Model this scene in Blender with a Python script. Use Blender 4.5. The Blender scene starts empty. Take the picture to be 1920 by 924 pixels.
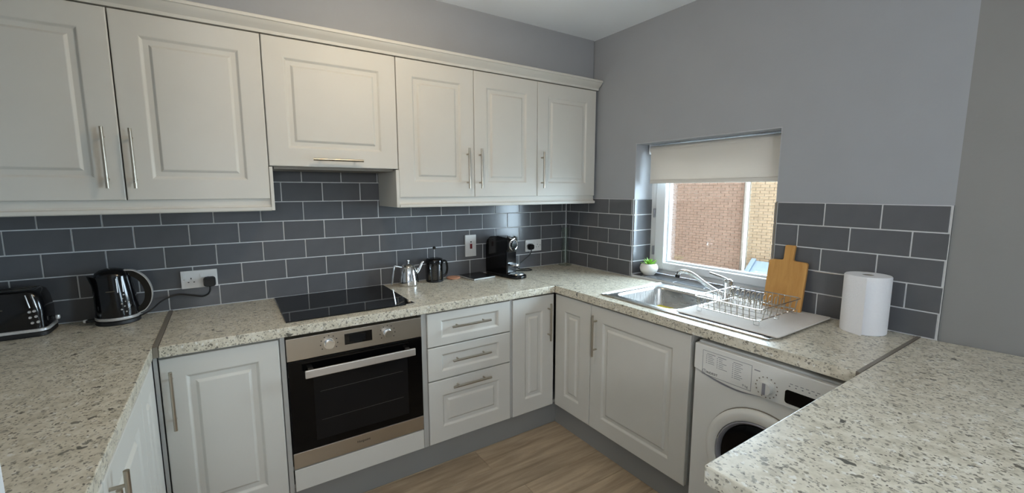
import bpy, bmesh, math, random
from mathutils import Vector, Matrix
random.seed(7)
SC = bpy.context.scene
COL = SC.collection
PI = math.pi

# ------------------------------------------------------------------ camera
def make_camera():
    f, pos = 812.17, Vector((-2.2302, -2.5906, 1.4784))
    yaw, pitch, roll = .5852, -.1282, -.0012
    r = Vector((math.cos(yaw), -math.sin(yaw), 0)); fw = Vector((math.sin(yaw), math.cos(yaw), 0)); up = Vector((0, 0, 1))
    f2 = fw*math.cos(pitch) + up*math.sin(pitch); u2 = up*math.cos(pitch) - fw*math.sin(pitch)
    r3 = r*math.cos(roll) + u2*math.sin(roll); u3 = u2*math.cos(roll) - r*math.sin(roll)
    cam = bpy.data.cameras.new('camera'); o = bpy.data.objects.new('camera', cam); COL.objects.link(o)
    m = Matrix((r3, u3, -f2)).transposed().to_4x4(); m.translation = pos
    o.matrix_world = m
    cam.sensor_width = 36; cam.lens = f/1920*36; cam.clip_start = .02; cam.clip_end = 200
    SC.camera = o
make_camera()

# ------------------------------------------------------------------ world, lights, exposure
w = bpy.data.worlds.new('overcast_sky'); SC.world = w; w.use_nodes = True
bgn = w.node_tree.nodes['Background']; bgn.inputs[0].default_value = (.68, .84, 1, 1); bgn.inputs[1].default_value = 19.0
SC.view_settings.view_transform = 'Standard'; SC.view_settings.look = 'None'
SC.view_settings.gamma = 1; SC.view_settings.exposure = .62; SC.view_settings.use_curve_mapping = False

def portal(name, loc, target, sx, sy):
    """guides the sky light through a window opening; gives off no light of its own"""
    l = bpy.data.lights.new(name, 'AREA'); l.shape = 'RECTANGLE'; l.size = sx; l.size_y = sy; l.cycles.is_portal = True
    o = bpy.data.objects.new(name, l); COL.objects.link(o); o.location = loc
    o.rotation_euler = (Vector(target)-Vector(loc)).to_track_quat('-Z', 'Y').to_euler()
portal('kitchen_window_portal', (.29, -1.10, 1.345), (-1, -1.10, 1.345), .88, .87)
portal('dining_window_portal', (.50, -4.35, 1.48), (-1, -4.35, 1.48), 1.7, 1.5)
# warm ceiling light of the kitchen (bulb of the fitting built last)
pl = bpy.data.lights.new('ceiling_bulb', 'POINT'); pl.energy = 7.2; pl.color = (1, .80, .55); pl.shadow_soft_size = .05
BULB = (-1.60, -1.08, 2.24)
plo = bpy.data.objects.new('ceiling_bulb', pl); COL.objects.link(plo); plo.location = BULB
# added fill light behind the camera, lifting ceiling and fronts; no pendant known
pd = bpy.data.lights.new('dining_fill_light', 'POINT'); pd.energy = 40; pd.color = (.94, .97, 1); pd.shadow_soft_size = .16
FILL_POS = (-2.62, -4.0, 1.70)
pdo = bpy.data.objects.new('dining_fill_light', pd); COL.objects.link(pdo); pdo.location = FILL_POS

# ------------------------------------------------------------------ materials
def srgb(r, g, b):
    f = lambda c: (c/255/12.92 if c/255 <= .04045 else ((c/255+.055)/1.055)**2.4)
    return (f(r), f(g), f(b), 1)
def mat(name, col, rough=.5, metal=0, spec=.5, bump=0, bscale=40, var=0, vscale=6, coat=0, randv=0, trans=0):
    m = bpy.data.materials.new(name); m.use_nodes = True
    nt = m.node_tree; n = nt.nodes; L = nt.links; b = n['Principled BSDF']
    b.inputs['Base Color'].default_value = col; b.inputs['Roughness'].default_value = rough
    b.inputs['Metallic'].default_value = metal; b.inputs['Specular IOR Level'].default_value = spec
    b.inputs['Coat Weight'].default_value = coat; b.inputs['Coat Roughness'].default_value = .06
    tc = n.new('ShaderNodeTexCoord')
    if var or randv:
        hs = n.new('ShaderNodeHueSaturation'); hs.inputs['Color'].default_value = col
        val = None
        if var:
            no = n.new('ShaderNodeTexNoise'); no.inputs['Scale'].default_value = vscale; no.inputs['Detail'].default_value = 4
            L.new(tc.outputs['Object'], no.inputs['Vector'])
            mr = n.new('ShaderNodeMapRange'); mr.inputs[1].default_value = .25; mr.inputs[2].default_value = .75
            mr.inputs[3].default_value = 1-var; mr.inputs[4].default_value = 1+var
            L.new(no.outputs['Fac'], mr.inputs[0]); val = mr.outputs[0]
        if randv:
            oi = n.new('ShaderNodeObjectInfo'); m2 = n.new('ShaderNodeMapRange'); m2.inputs[3].default_value = 1-randv; m2.inputs[4].default_value = 1+randv
            L.new(oi.outputs['Random'], m2.inputs[0])
            if val:
                mm = n.new('ShaderNodeMath'); mm.operation = 'MULTIPLY'; L.new(val, mm.inputs[0]); L.new(m2.outputs[0], mm.inputs[1]); val = mm.outputs[0]
            else: val = m2.outputs[0]
        L.new(val, hs.inputs['Value']); L.new(hs.outputs[0], b.inputs['Base Color'])
    if bump:
        nb = n.new('ShaderNodeTexNoise'); nb.inputs['Scale'].default_value = bscale; nb.inputs['Detail'].default_value = 3
        L.new(tc.outputs['Object'], nb.inputs['Vector'])
        bp = n.new('ShaderNodeBump'); bp.inputs['Strength'].default_value = bump; bp.inputs['Distance'].default_value = .004
        L.new(nb.outputs['Fac'], bp.inputs['Height']); L.new(bp.outputs[0], b.inputs['Normal'])
    return m

def worktop_mat():
    m = bpy.data.materials.new('speckled_laminate'); m.use_nodes = True
    nt = m.node_tree; n = nt.nodes; L = nt.links; b = n['Principled BSDF']
    tc = n.new('ShaderNodeTexCoord')
    mp = n.new('ShaderNodeMapping'); mp.inputs['Scale'].default_value = (.95, .82, 1); mp.inputs['Rotation'].default_value = (0, 0, .12)
    L.new(tc.outputs['Object'], mp.inputs['Vector'])
    def noise(scale, detail, rough=.5):
        x = n.new('ShaderNodeTexNoise'); x.inputs['Scale'].default_value = scale; x.inputs['Detail'].default_value = detail; x.inputs['Roughness'].default_value = rough
        L.new(mp.outputs[0], x.inputs['Vector']); return x.outputs['Fac']
    def ramp(src, stops):
        r = n.new('ShaderNodeValToRGB'); e = r.color_ramp.elements
        e[0].position, e[0].color = stops[0]; e[1].position, e[1].color = stops[-1]
        for p, c in stops[1:-1]:
            k = e.new(p); k.color = c
        L.new(src, r.inputs[0]); return r.outputs[0]
    def mix(fac, a, c):
        x = n.new('ShaderNodeMix'); x.data_type = 'RGBA'; L.new(fac, x.inputs[0]); L.new(a, x.inputs[6])
        if isinstance(c, tuple): x.inputs[7].default_value = c
        else: L.new(c, x.inputs[7])
        return x.outputs[2]
    base = ramp(noise(26, 5, .65), [(.30, srgb(190, 183, 164)), (.5, srgb(214, 207, 189)), (.72, srgb(229, 224, 209))])
    W = (1, 1, 1, 1); K = (0, 0, 0, 1)
    # soft grey mottling
    c = mix(ramp(noise(75, 3, .6), [(.56, K), (.70, (.55,)*3+(1,))]), base, srgb(150, 143, 126))
    # chips: voronoi cells, only a share of them coloured, edges broken by noise
    def chips(scale, thr, soft, col, keep, seed, c):
        ad = n.new('ShaderNodeVectorMath'); ad.operation = 'ADD'; ad.inputs[1].default_value = (seed, seed*1.7, seed*.4)
        wob = n.new('ShaderNodeTexNoise'); wob.inputs['Scale'].default_value = scale*1.3; L.new(mp.outputs[0], wob.inputs['Vector'])
        sc = n.new('ShaderNodeVectorMath'); sc.operation = 'SCALE'; sc.inputs['Scale'].default_value = 1.3/scale
        L.new(wob.outputs['Color'], sc.inputs[0])
        a2 = n.new('ShaderNodeVectorMath'); a2.operation = 'ADD'; L.new(mp.outputs[0], a2.inputs[0]); L.new(sc.outputs[0], a2.inputs[1])
        L.new(a2.outputs[0], ad.inputs[0])
        v = n.new('ShaderNodeTexVoronoi'); v.inputs['Scale'].default_value = scale; L.new(ad.outputs[0], v.inputs['Vector'])
        d = ramp(v.outputs['Distance'], [(thr, W), (thr+soft, K)])
        sep = n.new('ShaderNodeSeparateColor'); L.new(v.outputs['Color'], sep.inputs[0])
        k = n.new('ShaderNodeMath'); k.operation = 'LESS_THAN'; k.inputs[1].default_value = keep; L.new(sep.outputs[0], k.inputs[0])
        mu = n.new('ShaderNodeMath'); mu.operation = 'MULTIPLY'; L.new(k.outputs[0], mu.inputs[0]); L.new(d, mu.inputs[1])
        vr = n.new('ShaderNodeMath'); vr.operation = 'MULTIPLY'; L.new(mu.outputs[0], vr.inputs[0])
        mr = n.new('ShaderNodeMapRange'); mr.inputs[3].default_value = .45; mr.inputs[4].default_value = 1; L.new(sep.outputs[1], mr.inputs[0]); L.new(mr.outputs[0], vr.inputs[1])
        return mix(vr.outputs[0], c, col)
    c = chips(70, .30, .10, srgb(230, 228, 220), .26, 3.1, c)
    c = chips(120, .34, .10, srgb(128, 123, 110), .36, 9.7, c)
    c = chips(62, .30, .07, srgb(112, 108, 97), .15, 5.3, c)
    c = chips(38, .27, .06, srgb(86, 84, 75), .07, 1.9, c)
    c = chips(25, .25, .05, srgb(98, 96, 88), .045, 4.4, c)
    c = chips(170, .34, .08, srgb(84, 78, 67), .20, 7.7, c)
    L.new(c, b.inputs['Base Color'])
    b.inputs['Roughness'].default_value = .3; b.inputs['Specular IOR Level'].default_value = .5
    nb = n.new('ShaderNodeBump'); nb.inputs['Strength'].default_value = .12; nb.inputs['Distance'].default_value = .002
    L.new(noise(160, 2), nb.inputs['Height']); L.new(nb.outputs[0], b.inputs['Normal'])
    return m

def wood_mat(name, c0, c1, scale, rough, axis='x', randv=.12):
    m = bpy.data.materials.new(name); m.use_nodes = True
    nt = m.node_tree; n = nt.nodes; L = nt.links; b = n['Principled BSDF']
    tc = n.new('ShaderNodeTexCoord'); oi = n.new('ShaderNodeObjectInfo')
    ad = n.new('ShaderNodeVectorMath'); ad.operation = 'ADD'; L.new(tc.outputs['Object'], ad.inputs[0])
    sc = n.new('ShaderNodeMath'); sc.operation = 'MULTIPLY'; sc.inputs[1].default_value = 17; L.new(oi.outputs['Random'], sc.inputs[0]); L.new(sc.outputs[0], ad.inputs[1])
    mp = n.new('ShaderNodeMapping'); s = {'x': (.09, 1, 1), 'z': (1, 1, .09)}[axis]; mp.inputs['Scale'].default_value = s
    L.new(ad.outputs[0], mp.inputs['Vector'])
    no = n.new('ShaderNodeTexNoise'); no.inputs['Scale'].default_value = scale; no.inputs['Detail'].default_value = 8; no.inputs['Roughness'].default_value = .62; no.inputs['Distortion'].default_value = .6
    L.new(mp.outputs[0], no.inputs['Vector'])
    r = n.new('ShaderNodeValToRGB'); r.color_ramp.elements[0].position = .3; r.color_ramp.elements[0].color = c0; r.color_ramp.elements[1].position = .68; r.color_ramp.elements[1].color = c1
    L.new(no.outputs['Fac'], r.inputs[0])
    hs = n.new('ShaderNodeHueSaturation'); mr = n.new('ShaderNodeMapRange'); mr.inputs[3].default_value = 1-randv; mr.inputs[4].default_value = 1+randv
    L.new(oi.outputs['Random'], mr.inputs[0]); L.new(mr.outputs[0], hs.inputs['Value']); L.new(r.outputs[0], hs.inputs['Color']); L.new(hs.outputs[0], b.inputs['Base Color'])
    b.inputs['Roughness'].default_value = rough
    bp = n.new('ShaderNodeBump'); bp.inputs['Strength'].default_value = .15; bp.inputs['Distance'].default_value = .002; L.new(no.outputs['Fac'], bp.inputs['Height']); L.new(bp.outputs[0], b.inputs['Normal'])
    return m

def steel_mat(name, col, rough, axis=(1, 1, 60)):
    m = mat(name, col, rough, 1)
    nt = m.node_tree; n = nt.nodes; L = nt.links; b = n['Principled BSDF']
    tc = n.new('ShaderNodeTexCoord'); mp = n.new('ShaderNodeMapping'); mp.inputs['Scale'].default_value = axis
    no = n.new('ShaderNodeTexNoise'); no.inputs['Scale'].default_value = 12
    L.new(tc.outputs['Object'], mp.inputs['Vector']); L.new(mp.outputs[0], no.inputs['Vector'])
    mr = n.new('ShaderNodeMapRange'); mr.inputs[3].default_value = rough-.07; mr.inputs[4].default_value = rough+.07
    L.new(no.outputs['Fac'], mr.inputs[0]); L.new(mr.outputs[0], b.inputs['Roughness'])
    return m

def glass_mat(name, tint, gloss=.08):
    m = bpy.data.materials.new(name); m.use_nodes = True
    nt = m.node_tree; n = nt.nodes; L = nt.links; n.remove(n['Principled BSDF'])
    t = n.new('ShaderNodeBsdfTransparent'); t.inputs[0].default_value = tint
    g = n.new('ShaderNodeBsdfGlossy'); g.inputs['Roughness'].default_value = .02
    lw = n.new('ShaderNodeLayerWeight'); lw.inputs[0].default_value = .35
    mr = n.new('ShaderNodeMapRange'); mr.inputs[3].default_value = gloss*.5; mr.inputs[4].default_value = gloss*5
    L.new(lw.outputs['Facing'], mr.inputs[0])
    mx = n.new('ShaderNodeMixShader'); L.new(mr.outputs[0], mx.inputs[0]); L.new(t.outputs[0], mx.inputs[1]); L.new(g.outputs[0], mx.inputs[2])
    L.new(mx.outputs[0], n['Material Output'].inputs[0])
    return m

M = {}
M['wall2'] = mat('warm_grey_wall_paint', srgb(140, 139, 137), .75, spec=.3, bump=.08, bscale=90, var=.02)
M['wall'] = mat('grey_wall_paint', srgb(160, 163, 167), .75, spec=.3, bump=.08, bscale=90, var=.02)
M['ceiling'] = mat('ceiling_paint', srgb(240, 244, 249), .85, spec=.2, bump=.06, bscale=90)
M['door'] = mat('pale_grey_door_vinyl', srgb(209, 207, 200), .55, spec=.35, var=.012, vscale=9)
M['carcass'] = mat('carcass_board', srgb(178, 178, 174), .5, spec=.4, var=.01)
M['plinth'] = mat('grey_plinth_board', srgb(140, 140, 138), .45, var=.02)
M['tile'] = mat('slate_grey_glaze', srgb(96, 97, 100), .15, spec=.4, bump=.05, bscale=9, var=.06, vscale=14, randv=.07)
M['grout'] = mat('pale_grout', srgb(216, 217, 218), .85, spec=.2, bump=.2, bscale=200, var=.05, vscale=30)
M['worktop'] = worktop_mat()
M['strip'] = mat('grey_joint_strip', srgb(128, 121, 110), .4, 0)
M['steel'] = steel_mat('brushed_steel', srgb(190, 182, 170), .33)
M['handle'] = steel_mat('satin_nickel', srgb(186, 178, 164), .3, (1, 1, 6))
M['alu'] = steel_mat('satin_aluminium', srgb(222, 218, 214), .42, (1, 1, 30))
M['silver'] = mat('satin_silver_trim', srgb(222, 222, 222), .3, .55, var=.03)
M['chrome'] = mat('polished_chrome', srgb(225, 225, 225), .08, 1)
M['sinksteel'] = steel_mat('sink_steel', srgb(200, 200, 198), .28, (40, 1, 1))
M['black'] = mat('gloss_black_plastic', srgb(12, 12, 14), .12, spec=.5, var=.05)
M['blackglass'] = mat('black_glass', srgb(6, 6, 7), .04, spec=.5, var=.05)
M['darkglass'] = mat('dark_porthole_glass', srgb(7, 7, 9), .12, spec=.16, var=.05)
M['ovenglass'] = mat('oven_door_glass', srgb(6, 6, 7), .07, spec=.2, var=.05)
M['ovenwin'] = mat('oven_window_glass', srgb(22, 22, 23), .08, spec=.2, var=.1)
M['ringdark'] = mat('dim_rack_metal', srgb(52, 52, 52), .5, .3, var=.1)
M['matblack'] = mat('matt_black_plastic', srgb(22, 22, 23), .5, var=.1)
M['white'] = mat('white_enamel', srgb(226, 226, 222), .3, spec=.45, var=.01)
M['upvc'] = mat('white_upvc', srgb(232, 234, 236), .3, spec=.45, var=.01)
M['plate'] = mat('white_socket_plastic', srgb(228, 227, 225), .35, var=.01)
M['ringgrey'] = mat('porthole_grey_plastic', srgb(150, 150, 158), .35, var=.02)
M['printgrey'] = mat('grey_print', srgb(140, 140, 146), .6, var=.05)
M['red'] = mat('red_switch_plastic', srgb(120, 22, 30), .35, var=.05)
M['floor'] = wood_mat('grey_oak_plank', srgb(140, 122, 101), srgb(192, 172, 146), 22, .42, randv=.09)
M['bamboo'] = wood_mat('bamboo_board', srgb(176, 124, 60), srgb(206, 156, 88), 26, .5, 'z', 0)
M['paper'] = mat('kitchen_paper', srgb(238, 239, 242), .9, spec=.1, bump=.5, bscale=160)
M['blind'] = mat('cream_blind_fabric', srgb(224, 221, 215), .85, spec=.1, bump=.15, bscale=300)
def add_translucent(m, col, fac):
    n = m.node_tree.nodes; L = m.node_tree.links; t = n.new('ShaderNodeBsdfTranslucent'); t.inputs[0].default_value = col
    x = n.new('ShaderNodeMixShader'); x.inputs[0].default_value = fac
    L.new(n['Principled BSDF'].outputs[0], x.inputs[1]); L.new(t.outputs[0], x.inputs[2]); L.new(x.outputs[0], n['Material Output'].inputs[0])
add_translucent(M['blind'], srgb(206, 196, 186), .22)
M['mat'] = mat('drying_mat_fabric', srgb(214, 208, 202), .9, spec=.1, bump=.5, bscale=170, var=.03)
M['pot'] = mat('white_ceramic', srgb(226, 222, 216), .35, var=.02)
M['soil'] = mat('potting_soil', srgb(58, 46, 36), .95, bump=.8, bscale=120, var=.3)
M['leaf'] = mat('succulent_leaf', srgb(128, 186, 62), .45, var=.2, vscale=30)
M['leafdark'] = mat('dark_leaf', srgb(62, 82, 58), .5, var=.2, vscale=30)
M['coaster'] = mat('salmon_cork', srgb(196, 142, 112), .8, var=.1, vscale=60)
M['slate'] = mat('black_cover', srgb(34, 36, 40), .25, var=.1)
M['pages'] = mat('page_edge', srgb(206, 208, 206), .8, var=.04, vscale=80)
M['glass'] = glass_mat('window_glass', (.97, .99, .98, 1), .05)
M['vase'] = glass_mat('green_tinted_glass', (.93, .96, .94, 1), .07)
M['pressglass'] = glass_mat('french_press_glass', (.30, .30, .33, 1), .15)
M['brick'] = mat('pink_stock_brick', srgb(118, 95, 80), .9, spec=.2, var=.16, vscale=7, bump=.4, bscale=60)
M['brickpale'] = mat('yellow_stock_brick', srgb(133, 113, 90), .9, spec=.2, var=.16, vscale=7, bump=.4, bscale=60)
M['mortar'] = mat('mortar', srgb(190, 183, 171), .95, spec=.1, var=.08, vscale=20)
M['stone'] = mat('pale_downpipe_paint', srgb(96, 85, 74), .6, var=.06)
M['lead'] = mat('lead_grey_frame', srgb(44, 50, 58), .5, var=.08)
M['paleframe'] = mat('pale_blue_frame', srgb(66, 76, 86), .5, var=.05)
M['yellow'] = mat('yellow_sponge', srgb(206, 190, 70), .9, bump=.6, bscale=120, var=.1, vscale=60)
M['concrete'] = mat('pale_concrete', srgb(196, 196, 193), .9, var=.08, vscale=2)
M['glow'] = None
def emis(name, col, s):
    m = bpy.data.materials.new(name); m.use_nodes = True; b = m.node_tree.nodes['Principled BSDF']
    b.inputs['Base Color'].default_value = col; b.inputs['Emission Color'].default_value = col; b.inputs['Emission Strength'].default_value = s
    return m
M['glow'] = emis('lamp_opal', srgb(255, 236, 205), 3.0)

# ------------------------------------------------------------------ mesh helpers
OFF = {}
class MB:
    def __init__(s): s.v = []; s.f = []
    def add(s, vs, fs):
        o = len(s.v); s.v += [tuple(p) for p in vs]; s.f += [tuple(i+o for i in f) for f in fs]; return s
    def box(s, x0, x1, y0, y1, z0, z1):
        return s.add([(x, y, z) for x in (x0, x1) for y in (y0, y1) for z in (z0, z1)],
                     [(0, 1, 3, 2), (4, 6, 7, 5), (0, 4, 5, 1), (2, 3, 7, 6), (0, 2, 6, 4), (1, 5, 7, 3)])
    def cyl(s, p0, p1, r, n=16, r1=None, caps=True):
        p0 = Vector(p0); p1 = Vector(p1); d = (p1-p0).normalized(); a = d.orthogonal().normalized(); b = d.cross(a); r1 = r if r1 is None else r1
        vs = [p+(a*math.cos(2*PI*i/n)+b*math.sin(2*PI*i/n))*rr for p, rr in ((p0, r), (p1, r1)) for i in range(n)]
        fs = [(i, (i+1) % n, n+(i+1) % n, n+i) for i in range(n)]
        if caps: fs += [tuple(range(n))[::-1], tuple(range(n, 2*n))]
        return s.add(vs, fs)
    def lathe(s, prof, c=(0, 0, 0), n=32, sx=1, sy=1):
        vs = []; fs = []
        for r, z in prof:
            for i in range(n): vs.append((c[0]+sx*r*math.cos(2*PI*i/n), c[1]+sy*r*math.sin(2*PI*i/n), c[2]+z))
        for k in range(len(prof)-1):
            for i in range(n): fs.append((k*n+i, k*n+(i+1) % n, (k+1)*n+(i+1) % n, (k+1)*n+i))
        if prof[0][0] > 1e-5: fs.append(tuple(range(n))[::-1])
        if prof[-1][0] > 1e-5: fs.append(tuple(range((len(prof)-1)*n, len(prof)*n)))
        return s.add(vs, fs)
    def tube(s, pts, r, n=8, closed=False, rad=None):
        pts = [Vector(p) for p in pts]; N = len(pts); vs = []; fs = []; a = None
        for k, p in enumerate(pts):
            if closed: d = (pts[(k+1) % N]-pts[k-1]).normalized()
            else: d = (pts[min(k+1, N-1)]-pts[max(k-1, 0)]).normalized()
            if a is None: a = d.orthogonal().normalized()
            else: a = (a-d*a.dot(d)).normalized()
            b = d.cross(a); rr = rad[k] if rad else r
            vs += [p+(a*math.cos(2*PI*i/n)+b*math.sin(2*PI*i/n))*rr for i in range(n)]
        for k in range(N if closed else N-1):
            k2 = (k+1) % N
            for i in range(n): fs.append((k*n+i, k*n+(i+1) % n, k2*n+(i+1) % n, k2*n+i))
        if not closed: fs += [tuple(range(n))[::-1], tuple(range((N-1)*n, N*n))]
        return s.add(vs, fs)
    def prism(s, poly, t0, t1, fn):
        """poly = 2D points, extruded from t0 to t1; fn(a, b, t) -> 3D"""
        n = len(poly)
        return s.add([fn(a, b, t) for t in (t0, t1) for a, b in poly],
                     [(i, (i+1) % n, n+(i+1) % n, n+i) for i in range(n)] + [tuple(range(n))[::-1], tuple(range(n, 2*n))])
    def rings(s, rings, cap_first=True):
        """nested closed loops of equal length, bridged, first and last capped"""
        n = len(rings[0]); vs = [p for r in rings for p in r]; fs = []
        for k in range(len(rings)-1):
            for i in range(n): fs.append((k*n+i, k*n+(i+1) % n, (k+1)*n+(i+1) % n, (k+1)*n+i))
        fs.append(tuple(range((len(rings)-1)*n, len(rings)*n)))
        if cap_first: fs.append(tuple(range(n))[::-1])
        return s.add(vs, fs)
    def xf(s, fn): s.v = [tuple(fn(*p)) for p in s.v]; return s
    def build(s, name, m, parent=None, bevel=0, seg=2, smooth=False, label=None, kind=None, angle=35, loc=None):
        off = Vector((0, 0, 0))
        if parent is not None: off = OFF.get(parent.name, Vector((0, 0, 0)))
        elif loc is not None: off = Vector(loc)
        me = bpy.data.meshes.new(name); me.from_pydata([tuple(Vector(p)-off) for p in s.v], [], s.f)
        bm = bmesh.new(); bm.from_mesh(me)
        bmesh.ops.recalc_face_normals(bm, faces=bm.faces)
        if bevel:
            es = [e for e in bm.edges if len(e.link_faces) == 2 and e.calc_face_angle(0) > .5]
            bmesh.ops.bevel(bm, geom=es, offset=bevel, segments=seg, profile=.5, affect='EDGES', clamp_overlap=True)
        bm.to_mesh(me); bm.free()
        if smooth:
            me.polygons.foreach_set('use_smooth', [True]*len(me.polygons)); me.set_sharp_from_angle(angle=math.radians(angle))
        me.materials.append(m)
        o = bpy.data.objects.new(name, me); COL.objects.link(o)
        if parent is not None:
            o.parent = parent; OFF[o.name] = off
        elif loc is not None:
            o.location = off; OFF[o.name] = off
        if label: o['label'] = label
        if kind: o['kind'] = kind
        return o
def B(*a): return MB().box(*a)
def thing(name, label, cat, loc=(0, 0, 0), group=None, rotz=0, local=False):
    o = bpy.data.objects.new(name, None); COL.objects.link(o); o.location = loc; o.rotation_euler = (0, 0, rotz)
    o.empty_display_size = .05; o['label'] = label; o['category'] = cat
    if group: o['group'] = group
    OFF[o.name] = Vector((0, 0, 0)) if local else Vector(loc)
    return o
def tag(o, label, cat, group=None):
    o['label'] = label; o['category'] = cat
    if group: o['group'] = group
    return o
def text_mb(txt, size, fn, ext=.0004):
    c = bpy.data.curves.new('lettering', 'FONT'); c.body = txt; c.size = size; c.extrude = ext; c.resolution_u = 3
    o = bpy.data.objects.new('lettering', c); COL.objects.link(o)
    bpy.context.view_layer.update()
    me = o.evaluated_get(bpy.context.evaluated_depsgraph_get()).to_mesh()
    mb = MB(); mb.add([fn(v.co.x, v.co.y, v.co.z) for v in me.vertices], [tuple(p.vertices) for p in me.polygons])
    o.evaluated_get(bpy.context.evaluated_depsgraph_get()).to_mesh_clear()
    bpy.data.objects.remove(o); bpy.data.curves.remove(c)
    return mb
def catmull(pts, n=8):
    pts = [Vector(p) for p in pts]; P = [pts[0]*2-pts[1]]+pts+[pts[-1]*2-pts[-2]]; out = []
    for k in range(1, len(P)-2):
        for i in range(n):
            t = i/n; a, b, c, d = P[k-1:k+3]
            out.append(.5*((2*b)+(c-a)*t+(2*a-5*b+4*c-d)*t*t+(3*b-a-3*c+d)*t**3))
    return out+[pts[-1]]
def rrect(x0, x1, y0, y1, r, z, n=6):
    out = []
    for cx, cy, a0 in ((x1-r, y1-r, 0), (x0+r, y1-r, PI/2), (x0+r, y0+r, PI), (x1-r, y0+r, 1.5*PI)):
        for i in range(n+1):
            a = a0+PI/2*i/n; out.append((cx+r*math.cos(a), cy+r*math.sin(a), z))
    return out

# ------------------------------------------------------------------ dimensions
ZW, WT = .91, .042           # worktop top, thickness
ZC = 2.51                    # ceiling
TW, TH, Z1, X0 = .2028, .1025, 1.0118, -2.9871
G = .0052                    # grout joint
WY0, WY1, WZ0, WZ1 = -.658, -1.54, .912, 1.778   # window opening
XL = -3.10                   # left wall
YB = -6.0                    # far end of the room behind the camera
YC = -2.158                  # where the window wall turns

# ------------------------------------------------------------------ setting: walls, floor, ceiling
def struct(o): o['kind'] = 'structure'; return o
wall_back = struct(B(XL-.2, .30, .008, .22, -.05, ZC+.1).build('wall_back', M['wall']))
B(XL, 0.0, -.263, .0079, 2.226, ZC).build('bulkhead', M['wall'], wall_back)
wr = MB()
wr.box(.008, .30, 0, WY0, -.05, ZC+.1); wr.box(.008, .30, WY1, YC, -.05, ZC+.1)
wr.box(.008, .30, WY0, WY1, -.05, WZ0-.012); wr.box(.008, .30, WY0, WY1, WZ1, ZC+.1)
wall_right = struct(wr.build('wall_right', M['wall']))
sp = .10
def splay_x(y): return .008+(YC-y)*sp
def splay_piece(y0, y1, z0, z1): ws.prism([(splay_x(y0), y0), (splay_x(y1), y1), (splay_x(y1)+.3, y1), (splay_x(y0)+.3, y0)], z0, z1, lambda a, b, t: (a, b, t))
ws = MB(); DW0, DW1, DZ0, DZ1 = -3.55, -5.15, .75, 2.20      # dining-room window behind the camera
splay_piece(YC, DW0, -.05, ZC+.1); splay_piece(DW1, YB, -.05, ZC+.1); splay_piece(DW0, DW1, -.05, DZ0); splay_piece(DW0, DW1, DZ1, ZC+.1)
wall_splay = struct(ws.build('wall_splay', M['wall2']))
wall_left = struct(B(XL-.2, XL, YB, .008, -.05, ZC+.1).build('wall_left', M['wall']))
wall_nib = struct(B(XL, -2.467, -1.99, -1.872, 0, ZC).build('wall_nib', M['upvc'], bevel=.004))
struct(B(XL-.2, 1.3, YB-.2, YB, -.05, ZC+.1).build('wall_front', M['wall']))
w2 = struct(MB().prism([(splay_x(DW0)+.15, DW0), (splay_x(DW1)+.15, DW1), (splay_x(DW1)+.155, DW1), (splay_x(DW0)+.155, DW0)], DZ0, DZ1, lambda a, b, t: (a, b, t)).build('window_2', M['glass']))
for y0, y1, z0, z1 in ((DW0, DW0-.06, DZ0, DZ1), (-4.32, -4.38, DZ0, DZ1), (DW1+.06, DW1, DZ0, DZ1), (DW0-.06, DW1+.06, DZ0, DZ0+.06), (DW0-.06, DW1+.06, DZ1-.06, DZ1)):
    MB().prism([(splay_x(y0)+.12, y0), (splay_x(y1)+.12, y1), (splay_x(y1)+.19, y1), (splay_x(y0)+.19, y0)], z0, z1, lambda a, b, t: (a, b, t)).build('window_frame', M['upvc'], w2)
ceil = struct(B(XL-.2, 1.3, YB-.2, .22, ZC, ZC+.12).build('ceiling', M['ceiling']))
floor = struct(B(XL-.2, 1.3, YB-.2, .22, -.06, -.012).build('floor', M['mortar']))
# oak planks, running along the back wall
PW, PL_ = .192, 1.285
meshcache = {}
row = 0; y = -.36
while y > YB:
    x = XL - (row*.47 % 1)*PL_
    while x < .75:
        a, b = max(x, XL), min(x+PL_, .75)
        if b-a > .05:
            key = round(b-a, 3)
            if key not in meshcache:
                o = B(0, b-a-.0012, -PW+.0012, 0, -.012, 0).build('plank', M['floor'], floor, bevel=.0015, seg=1); meshcache[key] = o.data
            else:
                o = bpy.data.objects.new('plank', meshcache[key]); COL.objects.link(o); o.parent = floor
            o.location = (a, y, 0)
        x += PL_
    y -= PW; row += 1

# ------------------------------------------------------------------ tiles
tcache = {}
def tile(parent, w_, h_, place, name='tile'):
    key = (round(w_, 4), round(h_, 4))
    if key not in tcache:
        mb = B(0, w_, -.0085, 0, 0, h_)
        me_o = mb.build(name, M['tile'], bevel=.0012, seg=2); tcache[key] = me_o.data; o = me_o
    else:
        o = bpy.data.objects.new(name, tcache[key]); COL.objects.link(o)
    o.parent = parent; o.matrix_local = place
    return o
def course(parent, r, a0, a1, joint0, place, ztop=None, zbot=None):
    """tiles of course r between a0..a1 (running coordinate), joints at joint0+k*TW"""
    zt = Z1+(r-1)*TH - G/2; zb = max(Z1+(r-2)*TH + G/2, ZW+.003)
    if ztop: zt = min(zt, ztop)
    k = math.floor((a0-joint0)/TW)-1
    while joint0+k*TW < a1:
        s, e = joint0+k*TW+G/2, joint0+(k+1)*TW-G/2
        s, e = max(s, a0), min(e, a1)
        if e-s > .006: tile(parent, e-s, zt-zb, place(s, zb))
        k += 1
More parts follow.
